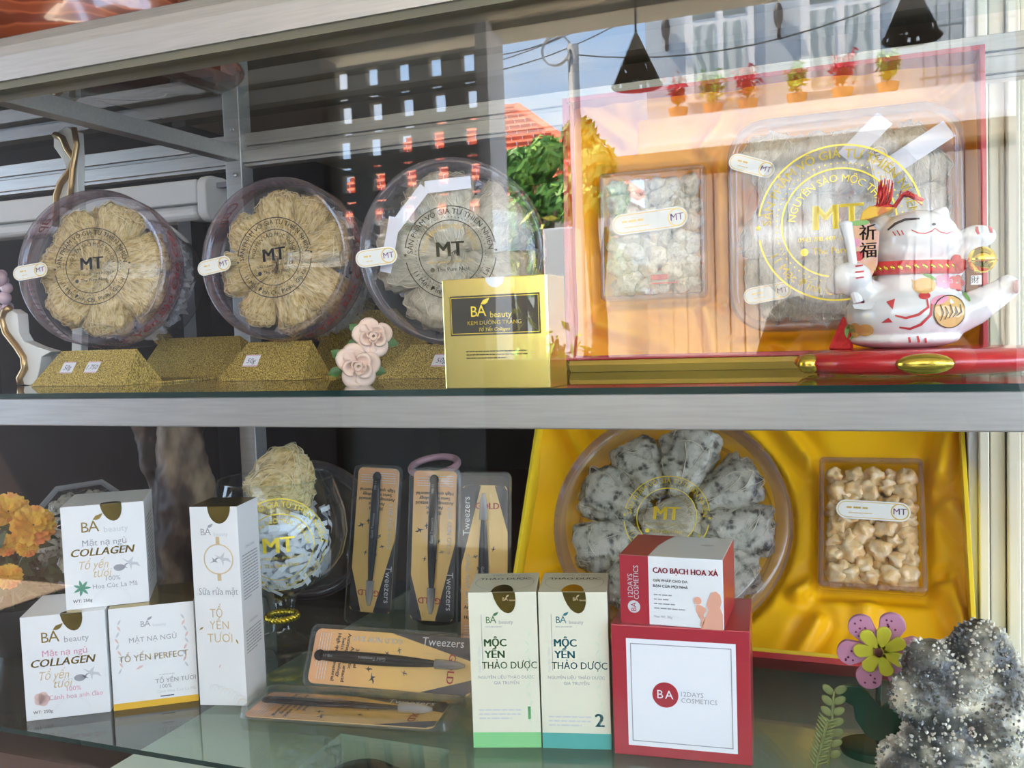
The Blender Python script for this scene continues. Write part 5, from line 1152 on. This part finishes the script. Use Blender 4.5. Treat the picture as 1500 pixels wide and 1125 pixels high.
def carnation(px, py, y_, rad, seed, lab, tilt):
    r = random.Random(seed); c = at(px, py, y=y_); v = ((CAM-c).normalized()+Vector((tilt, 0, .5))).normalized(); e = empty('silk_flower', mtx=Matrix.Translation(c) @ v.to_track_quat('Z', 'Y').to_matrix().to_4x4(), label=lab, cat='artificial flower', group='orange silk flowers')
    for lay, (R_, n, h0, h1) in enumerate(((1.0, 7, .0, .22), (.82, 6, .1, .45), (.55, 5, .2, .62), (.3, 4, .3, .72))):
        for k in range(n):
            a = 2*PI*k/n+lay*.5; ph = r.uniform(0, 6); m = MB()
            def fn(u, t): ang = a+(u-.5)*(1.25 if lay < 2 else 1.7); q = rad*R_*(.15+.85*t)*(1+.07*math.sin(u*22+ph)*t); return (q*math.cos(ang), q*math.sin(ang), rad*(h0+(h1-h0)*t**1.6+.06*math.sin(u*16+ph)*t))
            m.grid(10, 4, fn); m.build('petal', 'petal_orange', e, smooth=True, normals=False)
    m = MB(); tip = Matrix(e.matrix_world).inverted() @ Vector((fp.location.x+.045*math.cos(seed*1.256), fp.location.y+.045*math.sin(seed*1.256), ZB+.082)); m.tube([(0, 0, 0), tip*.5+Vector((0, 0, -rad*.3)), tip], .0022, 5); m.build('stem', 'dark_leaf', e)
for args in ((12, 752, .25, .034, 1, 'large yellow orange silk flower topmost over the black pot', .1), (48, 772, .23, .034, 2, 'large orange silk flower beside the eight-sided box', .25), (40, 803, .22, .017, 3, 'small orange silk bud beside the eight-sided box', .1), (8, 800, .22, .020, 4, 'small orange silk flower at the middle of the foliage', 0), (12, 846, .21, .022, 5, 'yellow silk flower lowest over the rim of the black pot', 0)): carnation(*args)

# ---- eight-sided clear box
OF = Matrix.Translation((0, 0, .0024)) @ basis(at(126, 783, y=.60), 10, 95, 4); R8 = .121
e = empty('nest_box', mtx=OF, label='eight-sided clear box of dark nests behind the orange flowers', cat='plastic box')
o8 = lambda k: [(k*R8*math.cos(PI/8+i*PI/4), k*R8*math.sin(PI/8+i*PI/4)) for i in range(8)]
m = MB(); loft(m, [(o8(.9), 0), (o8(.5), 0)], cap0=False); m.build('lid', 'plastic', e, normals=False)
m = MB(); loft(m, [(o8(.9), 0), (o8(.93), .003), (o8(1), .001), (o8(1), -.02)], cap0=False, cap1=False); m.build('lid_rim', 'guard', e, normals=False)
m = MB(); loft(m, [(o8(.98), -.018), (o8(.84), -.07)], cap0=False); m.build('tub', 'plastic', e, normals=False)
s = MB(); text(s, 'MT', .045, 0, 0, 0, bold=.02); place(e, 'seal_print', s, ['gold_print'], Matrix.Translation((0, -.01, .001)))
fill_round(OF, R8, 'grey', 6, .080, .060, -.032, 4, 'dark nest in the eight-sided box behind the flowers', wrap=False, centre=True, sx=.92)
s = MB(); shred(s, 90, R8*.3, R8*.70, -.066, -.054, 5, .014); o = s.build('paper_shred', 'shred', None, normals=False); o.matrix_world = OF; tag(o, 'white shredded paper in the eight-sided clear box', 'paper shred', kind='stuff')

# ---- driftwood carving
mat('driftwood', (.03, .016, .010), .55, coat=0, spec=.3, var=[(.07, .04, .025), (.24, .16, .10), (.40, .28, .17)], scale=13, stretch=(1, 1, .45), lo=.38, hi=.66, bump=.3, bscale=40)
def dw(px, py, y_=.46): return at(px, py, y=y_)
rad = lambda p: p*1.78/1340
pr_ = []
for ch in ([(212, 560, 20), (216, 640, 19), (224, 690, 16), (232, 735, 11), (236, 768, 6)], [(255, 560, 26), (264, 640, 32), (272, 700, 36), (276, 760, 40), (270, 820, 40), (262, 880, 44), (250, 940, 50), (246, 980, 54)], [(224, 590, 16), (245, 605, 20), (258, 615, 22)], [(262, 690, 22), (248, 750, 20), (238, 800, 24), (240, 860, 30)]):
    for (a, b) in zip(ch, ch[1:]): pr_.append(('seg', dw(a[0], a[1]), rad(a[2]), dw(b[0], b[1]), rad(b[2])))
o = blob('driftwood', pr_, .006, 'driftwood', None, 4, disp=lambda c: .010*noise.noise(c*22)+.004*noise.noise(c*60)); 
for v in o.data.vertices: v.co.z = min(max(v.co.z, ZB+.0006), ZS-.012)
tag(o, 'gnarled brown driftwood carving standing behind the white cartons', 'driftwood')

# ---- bangle on a dark cone
mat('pink_jade', (.50, .28, .34), .3, coat=.3); mat('dark_stand', (.015, .017, .016), .6)
bc = at(636, 669, y=.60); m = MB(); m.lathe([(.0001, 0), (.045, 0), (.030, .1), (.034, bc.z-ZB-.030), (.041, bc.z-ZB-.022), (.0001, bc.z-ZB-.020)], 20); o = m.build('bangle_stand', 'dark_stand', smooth=True, loc=(bc.x, bc.y, ZB)); tag(o, 'dark narrow pedestal under the pink bangle', 'stand')
m = MB(); m.tube([(.042*math.cos(2*PI*i/36), .042*math.sin(2*PI*i/36)*1.0, .010*math.sin(2*PI*i/36)) for i in range(36)], .0065, 10, closed=True); o = m.build('bangle', 'pink_jade', smooth=True, loc=(bc.x, bc.y, bc.z-.016), rot=(0, 0, 0)); tag(o, 'dull pink bangle lying above the tweezer packs', 'bangle')

# ---- painted wooden flower
mat('petal_pink', (.62, .28, .42), .5); mat('flower_yellow', (.62, .60, .04), .5); mat('centre_brown', (.12, .03, .015), .5); mat('paint_green', (.01, .055, .025), .45); mat('dot_purple', (.16, .02, .08), .5); mat('olive', (.22, .24, .08), .55); mat('stem_green', (.02, .06, .03), .5)
fc = at(1290, 955, y=.235); base_y = .262
fe = empty('wooden_flower', (fc.x, base_y, ZB), label='painted wooden flower with dotted pink petals on a green stand', cat='ornament')
fl = lambda px, py, y_: at(px, py, y=y_)-Vector((fc.x, base_y, ZB))
u_ = .95/1340*1.16
def petal_part(name, ang, r0, r1, wd, th, mt, y_, dots):
    m = MB(); n = 14; L_ = r1-r0; P = []
    for i in range(n+1):
        t = PI*i/n; P.append((r1-wd/2+wd/2*math.sin(t)*1.05 if 0 < i < n else r0, wd/2*math.cos(t)*(1 if 0 < i < n else .55)))
    P = [(a*math.cos(ang)-b*math.sin(ang), a*math.sin(ang)+b*math.cos(ang)) for a, b in P]
    c = fl(1290, 955, y_); m.prism([(a+c.x, b+c.z) for a, b in P], c.y, c.y+th, axis='y'); o = m.build(name, mt, fe, bevel=.0012)
    if dots:
        d = MB(); q = random.Random(int(ang*10)+3)
        for k in range(6):
            rr_ = r0+L_*(.45+.45*q.random()); tt = (q.random()-.5)*wd*.6; disc(d, rr_*math.cos(ang)-tt*math.sin(ang), rr_*math.sin(ang)+tt*math.cos(ang), .0013, 0, 8)
        place(o, 'dot', d, ['dot_purple'], front(c.y-.0004, c.x, c.z)); 
    return o
for k in range(6): petal_part('pink_petal', math.radians(68+60*k), .010, .047, .030, .009, 'petal_pink', .235, True)
for k in range(7): petal_part('yellow_petal', math.radians(80+51.4*k), .002, .029, .0165, .004, 'flower_yellow', .229, False)
c = fl(1287, 956, .2245); m = MB(); m.ball(c, (.0052, .002, .0058)); m.build('flower_centre', 'centre_brown', fe, smooth=True)
m = MB(); m.tube([fl(1288, 985, .240), fl(1286, 1040, .245), fl(1287, 1100, .255)], .0032, 8); m.build('stem', 'stem_green', fe, smooth=True)
m = MB(); P = [(1300, 1092), (1270, 1080), (1253, 1055), (1250, 1035), (1237, 1028), (1226, 1012), (1238, 1004), (1258, 1005), (1272, 1015), (1285, 1032), (1290, 1038), (1300, 1030), (1318, 1042), (1322, 1060), (1330, 1080), (1322, 1092)]
PP = [fl(a, b, .238) for a, b in P]; m.prism([(q.x, q.z) for q in PP][::-1], PP[0].y, PP[0].y+.007, axis='y'); m.build('leaf', 'paint_green', fe, bevel=.0012)
c = fl(1285, 1090, .262); m = MB(); m.lathe([(.0001, 0), (.040, 0), (.042, .004), (.042, .010), (.038, .012), (.0001, .012)], 36); m.v = [(x+c.x, y*.72, z+.0005) for x, y, z in m.v]; m.build('base', 'paint_green', fe, smooth='angle')
# ---- two olive sprigs
for nm, p0, p1, kind, lab in (('paper_sprig', (1208, 1180), (1222, 1012), 0, 'olive paper sprig with paired round leaves beside the wooden flower'), ('paper_sprig', (1180, 1180), (1212, 1056), 1, 'olive jagged fern sprig beside the round-leaved sprig')):
    y_ = .215 if kind == 0 else .205; a, b = at(*p0, y=y_), at(*p1, y=y_); a = b+(a-b)*((b.z-ZB-.001)/(b.z-a.z)); e = empty(nm, a, label=lab, cat='sprig'); d = b-a; m = MB(); m.tube([(0, 0, 0), d*.5, d], .0016, 6); m.build('stem', 'olive', e)
    nn = 7 if kind == 0 else 13; dz = d.normalized(); sd_ = Vector((dz.z, 0, -dz.x))
    for k in range(nn):
        for sg in (-1, 1):
            if kind == 0 and k == nn-1 and sg == 1: pass
            c = d*((k+.6+(.2 if sg > 0 else 0))/nn); ax = (dz*.8+sd_*sg).normalized(); L_ = .0105 if kind == 0 else .009; w_ = .0048 if kind == 0 else .0012
            m = MB(); m.ball(c+ax*L_*.8, (L_*.75, .0012, w_), 10, 6, mtx=Matrix((ax, Vector((0, 1, 0)), ax.cross(Vector((0, 1, 0))))).transposed()); m.build('leaf', 'olive', e, smooth=True)
# ---- crystal cluster
mat('geode', (.05, .048, .042), .4, spec=.5, coat=.15, coat_rough=.2, var=[(.13, .125, .10), (.34, .32, .25), (.66, .60, .44)], scale=24, detail=3, lo=.42, hi=.64, bump=.7, bscale=160, sss=.1)
gq = lambda px, py, y_=.19: at(px, py, y=y_); g1 = lambda p: p*1.02/1340
pr_ = [(gq(a, b, y_), g1(r_)) for a, b, r_, y_ in ((1436, 955, 42, .20), (1462, 985, 34, .20), (1362, 975, 36, .18), (1400, 1010, 50, .19), (1345, 1020, 38, .17), (1440, 1045, 58, .20), (1385, 1065, 52, .19), (1370, 1030, 46, .18), (1455, 1095, 50, .20), (1400, 1115, 60, .19), (1350, 1085, 28, .18), (1330, 1120, 42, .19), (1475, 1120, 28, .20), (1410, 1150, 70, .2), (1345, 1150, 50, .2), (1460, 1150, 50, .2))]
rq = random.Random(3)
for k in range(70):
    b_ = rq.choice(pr_[:13]); d = Vector((rq.gauss(0, 1), -abs(rq.gauss(0, 1)), rq.gauss(0, 1))).normalized(); pr_.append((b_[0]+d*b_[1]*.92, b_[1]*rq.uniform(.12, .26)))
geo = empty('crystal_cluster', (gq(1400, 1125).x, .2, ZB), label='grey and cream quartz crystal cluster at the corner of the lower shelf', cat='crystal')
o = blob('rock', pr_, .0024, 'geode', None, 1, disp=lambda c: .0022*abs(noise.noise(c*170))+.003*noise.noise(c*60))
for v in o.data.vertices: v.co.z = max(v.co.z, ZB+.0006)
o.parent = geo; o.location = -geo.location
mat('crystal_white', (.62, .58, .48), .2, sss=.3, coat=.6, coat_rough=.1); mat('crystal_smoke', (.16, .155, .14), .15, coat=.6, coat_rough=.1)
cm = MB(); rc = random.Random(11); vts = [v for v in o.data.vertices if v.co.z > ZB+.004 and v.normal.y < .35]
for k in range(1500):
    v = rc.choice(vts); nn = v.normal+Vector((rc.gauss(0, .35), rc.gauss(0, .35), rc.gauss(0, .35))); nn.normalize(); a_ = nn.orthogonal().normalized(); b_ = nn.cross(a_); h_ = rc.uniform(.0015, .0042); w_ = h_*rc.uniform(.35, .6); p_ = v.co-nn*h_*.3
    rg = [p_+(a_*math.cos(t*2*PI/5)+b_*math.sin(t*2*PI/5))*w_ for t in range(5)]; mid = [q+nn*h_*.7 for q in rg]
    wh = noise.noise(v.co*26)+.5*noise.noise(v.co*60) > -.02
    cm.add(rg+mid+[p_+nn*h_*1.3], [(t, (t+1) % 5, 5+(t+1) % 5, 5+t) for t in range(5)]+[(5+t, 5+(t+1) % 5, 10) for t in range(5)], 0 if wh else 1)
q_ = cm.build('crystal_points', ['crystal_white', 'crystal_smoke'], geo, normals=False); q_.location = -geo.location; q_['kind'] = 'stuff'

# ================================================================== easel, beads, wall unit, wood carving
mat('easel_white', (.74, .72, .66), .25, coat=.3); mat('easel_gold', (.40, .26, .12), .3, .85); mat('bead_pink', (.72, .52, .58), .15, sss=.3, coat=.5)
ee = empty('plate_easel', (at(45, 556, z=ZS).x, .19, ZS), label='white plate easel with gold scrolled edges beside the round nest box', cat='easel')
ea = lambda px, py, y_=.19: at(px, py, y=y_)-ee.location
def scroll(name, pxs, y_, th):
    P = [ea(a, b, y_) for a, b in pxs]; m = MB(); m.prism([(q.x, q.z) for q in P], P[0].y, P[0].y+th, axis='y'); return m.build(name, 'easel_white', ee, bevel=.001)
lo_ = [(2, 455), (14, 445), (25, 452), (27, 480), (34, 492), (52, 500), (75, 507), (60, 515), (57, 535), (53, 552), (44, 557), (30, 555), (30, 545), (37, 532), (36, 515), (26, 500), (8, 480)]
scroll('front_foot', lo_, .19, .02)
m = MB(); m.tube([ea(a, b, .188) for a, b in ((14, 443), (6, 448), (2, 460), (8, 480), (24, 500), (34, 516), (36, 532), (28, 546), (30, 556))], .0055, 8); m.build('gold_edge', 'easel_gold', ee, smooth=True)
up_ = [(78, 190), (96, 178), (112, 186), (114, 225), (113, 260), (118, 330), (122, 430), (118, 520), (104, 520), (106, 430), (100, 330), (83, 325), (80, 280), (84, 262), (98, 245), (92, 228), (78, 208)]
scroll('upright', up_, .33, .015)
m = MB(); m.tube([ea(a, b, .328) for a, b in ((80, 190), (92, 196), (98, 212), (108, 226), (104, 240), (88, 262), (82, 280), (82, 325))], .006, 8); m.build('gold_edge', 'easel_gold', ee, smooth=True)
m = MB(); m.tube([ea(a, b, .325) for a, b in ((108, 180), (112, 205), (106, 240), (104, 262), (100, 300))], .005, 8); m.build('gold_edge', 'easel_gold', ee, smooth=True)
m = MB(); P0, P1 = ea(60, 520, .205), ea(112, 515, .335); m.tube([P0, P1], .008, 8); m.build('brace', 'easel_white', ee, smooth=True)
ee.location.z -= .0082
be = empty('bead_cluster', (at(0, 560, z=ZS).x-.06, .30, ZS), label='pale pink glass bead cluster hung behind the white easel', cat='ornament')
r = random.Random(5)
for k in range(16):
    c = at(r.uniform(-25, 14), r.uniform(398, 478), y=.27+r.uniform(0, .03))-be.location; m = MB(); m.ball(c, .0125*r.uniform(.75, 1.1), 12, 8); m.build('bead', 'bead_pink', be, smooth=True)
m = MB(); c = at(-8, 470, y=.285)-be.location; m.tube([(c.x, c.y, 0), (c.x, c.y, c.z)], .004, 6); m.lathe([(.03, 0), (.03, .004)], 20, cap0=True, cap1=True); m.build('stem', 'dark_stand', be)
# slim white unit behind the case
a, b = at(-120, 285, y=.95), at(284, 254, y=.95); c2 = at(284, 322, y=.95)
mat('unit_white', (.62, .63, .62), .5); mat('unit_grey', (.36, .36, .42), .5)
we = empty('wall_unit', (b.x, .97, c2.z), label='slim white wall unit with a rounded end behind the display case', cat='wall unit')
h_ = b.z-c2.z; L_ = 1.4
m = MB(); m.box(-L_, -.012, 0, .10, h_*.40, h_*.92); m.build('casing', 'unit_white', we, bevel=.004)
m = MB(); m.box(-L_, -.012, .008, .09, h_*.05, h_*.40); m.build('lower_panel', 'unit_white', we, bevel=.02, seg=4)
m = MB(); m.prism([(q[0]+.05, q[1]+h_*.5) for q in rrect(.10, h_, .03)], -.012, .016, axis='x'); m.build('end_cap', 'unit_white', we, bevel=.003)
m = MB(); m.box(-.02, .10, .04, .06, h_*.75, h_*.86); m.build('bracket', 'unit_grey', we)
m = MB(); m.box(-L_, -L_+.06, .03, .09, -(c2.z-.0), .02); m.box(-.10, -.06, .03, .09, -(c2.z-.0), h_*.1); m.build('support', 'dark_stand', we)
# polished wood carving on top of the case
mat('red_wood', (.20, .045, .018), .2, coat=.6, var=[(.30, .075, .03), (.13, .026, .012)], wave='RINGS', scale=5, stretch=(1, 1.6, 2.5), lo=.2, hi=.8, detail=3)
zt = ZT+.0736
o = blob('wood_carving', [((-1.22, .22, zt+.10), (.30, .19, .10)), ((-1.08, .25, zt+.05), (.17, .17, .052)), ((-1.40, .20, zt+.13), (.22, .15, .13)), ((-.98, .30, zt+.030), (.09, .10, .032))], .012, 'red_wood', None, 6)
for v in o.data.vertices: v.co.z = max(v.co.z, zt)
tag(o, 'large polished red brown wood carving lying on top of the case', 'wood carving')

# ================================================================== the photographer, mirrored darkly in the front glass
mat('skin', (.42, .24, .16), .5, sss=.1); mat('shirt', (.030, .034, .045), .85, var=(.045, .05, .06), scale=60); mat('trousers', (.02, .022, .03), .9); mat('hair', (.012, .010, .009), .5); mat('shoe', (.03, .03, .03), .5); mat('phone_black', (.01, .01, .012), .15, coat=.5)
pe = empty('person', (.02, -1.30, 0), label='person in dark shirt and trousers standing on the porch holding a phone up', cat='person')
V = Vector
sk = [((0, 0, 1.555), (.075, .092, .112)), ((0, .035, 1.50), (.055, .055, .055)), ('seg', (0, -.01, 1.36), .055, (0, .0, 1.47), .050), ((0, -.01, 1.22), (.165, .10, .17)), ((0, -.005, 1.02), (.14, .095, .15)), ((0, 0, .90), (.165, .11, .12)),
      ('seg', (-.15, -.01, 1.335), .058, (.15, -.01, 1.335), .058), ((0, .092, 1.545), (.012, .018, .018)), ((-.078, -.01, 1.55), (.012, .02, .03)), ((.078, -.01, 1.55), (.012, .02, .03))]
for s_ in (-1, 1):
    sk += [('seg', (s_*.17, -.01, 1.33), .052, (s_*.245, .07, 1.10), .043), ('seg', (s_*.245, .07, 1.10), .042, (s_*.125, .315, 1.295), .028), ((s_*.108, .345, 1.325), (.028, .022, .038)),
           ('seg', (s_*.085, 0, .88), .088, (s_*.095, .02, .50), .062), ('seg', (s_*.095, .02, .50), .060, (s_*.10, -.01, .09), .040), ('seg', (s_*.10, -.02, .05), .045, (s_*.11, .13, .035), .032)]
    for k, (zz, L_) in enumerate(((1.352, .050), (1.336, .056), (1.320, .052), (1.304, .042))):
        a = (s_*.106, .358, zz); b = (s_*.094, .388, zz+.004); c = (s_*(.094-.03), .384-.0005*L_, zz+.004)
        sk += [('seg', a, .0095, b, .0090)]
    sk += [('seg', (s_*.098, .335, 1.350), .0105, (s_*.080, .362, 1.382), .0090)]
body_p = blob('body', sk, .0085, 'skin', pe, 4)
sh = [((0, -.01, 1.22), (.180, .115, .18)), ((0, -.005, 1.02), (.157, .110, .17)), ((0, 0, .93), (.172, .120, .10)), ('seg', (-.155, -.01, 1.34), .066, (.155, -.01, 1.34), .066)]
for s_ in (-1, 1): sh += [('seg', (s_*.17, -.01, 1.335), .063, (s_*.245, .07, 1.10), .055), ('seg', (s_*.245, .07, 1.10), .054, (s_*.155, .26, 1.245), .040)]
blob('shirt', sh, .011, 'shirt', pe, 5)
tr = [((0, 0, .90), (.172, .118, .12))]
for s_ in (-1, 1): tr += [('seg', (s_*.085, 0, .86), .098, (s_*.095, .02, .50), .072), ('seg', (s_*.095, .02, .50), .071, (s_*.10, -.01, .10), .058)]
blob('trousers', tr, .012, 'trousers', pe, 5)
blob('hair', [((0, -.022, 1.590), (.084, .096, .092)), ((0, -.062, 1.52), (.074, .048, .09)), ((0, .055, 1.638), (.060, .040, .026))], .009, 'hair', pe, 4)
for s_ in (-1, 1):
    m = MB(); m.ball((s_*.030, .083, 1.562), (.011, .007, .006)); m.build('eye', 'hair', pe, smooth=True)
    m = MB(); m.box(s_*.105-.045, s_*.105+.045, -.07, .16, .0005, .055); m.build('shoe', 'shoe', pe, bevel=.02, seg=3)
m = MB(); m.ball((0, .088, 1.502), (.024, .008, .005)); m.build('mouth', 'blush_print', pe, smooth=True)
m = MB(); m.prism(rrect(.156, .076, .010), -.004, .004); ph = m.build('smartphone', 'phone_black', bevel=.0015); ph.matrix_world = Matrix.Translation((.02, -.905, 1.345)) @ Matrix.Rotation(PI/2, 4, 'X'); tag(ph, 'black smartphone held up in both hands of the person', 'phone')

for nm in ('print.003', 'side_print.002'):
    if nm in bpy.data.objects: bpy.data.objects[nm]['kind'] = 'stuff'
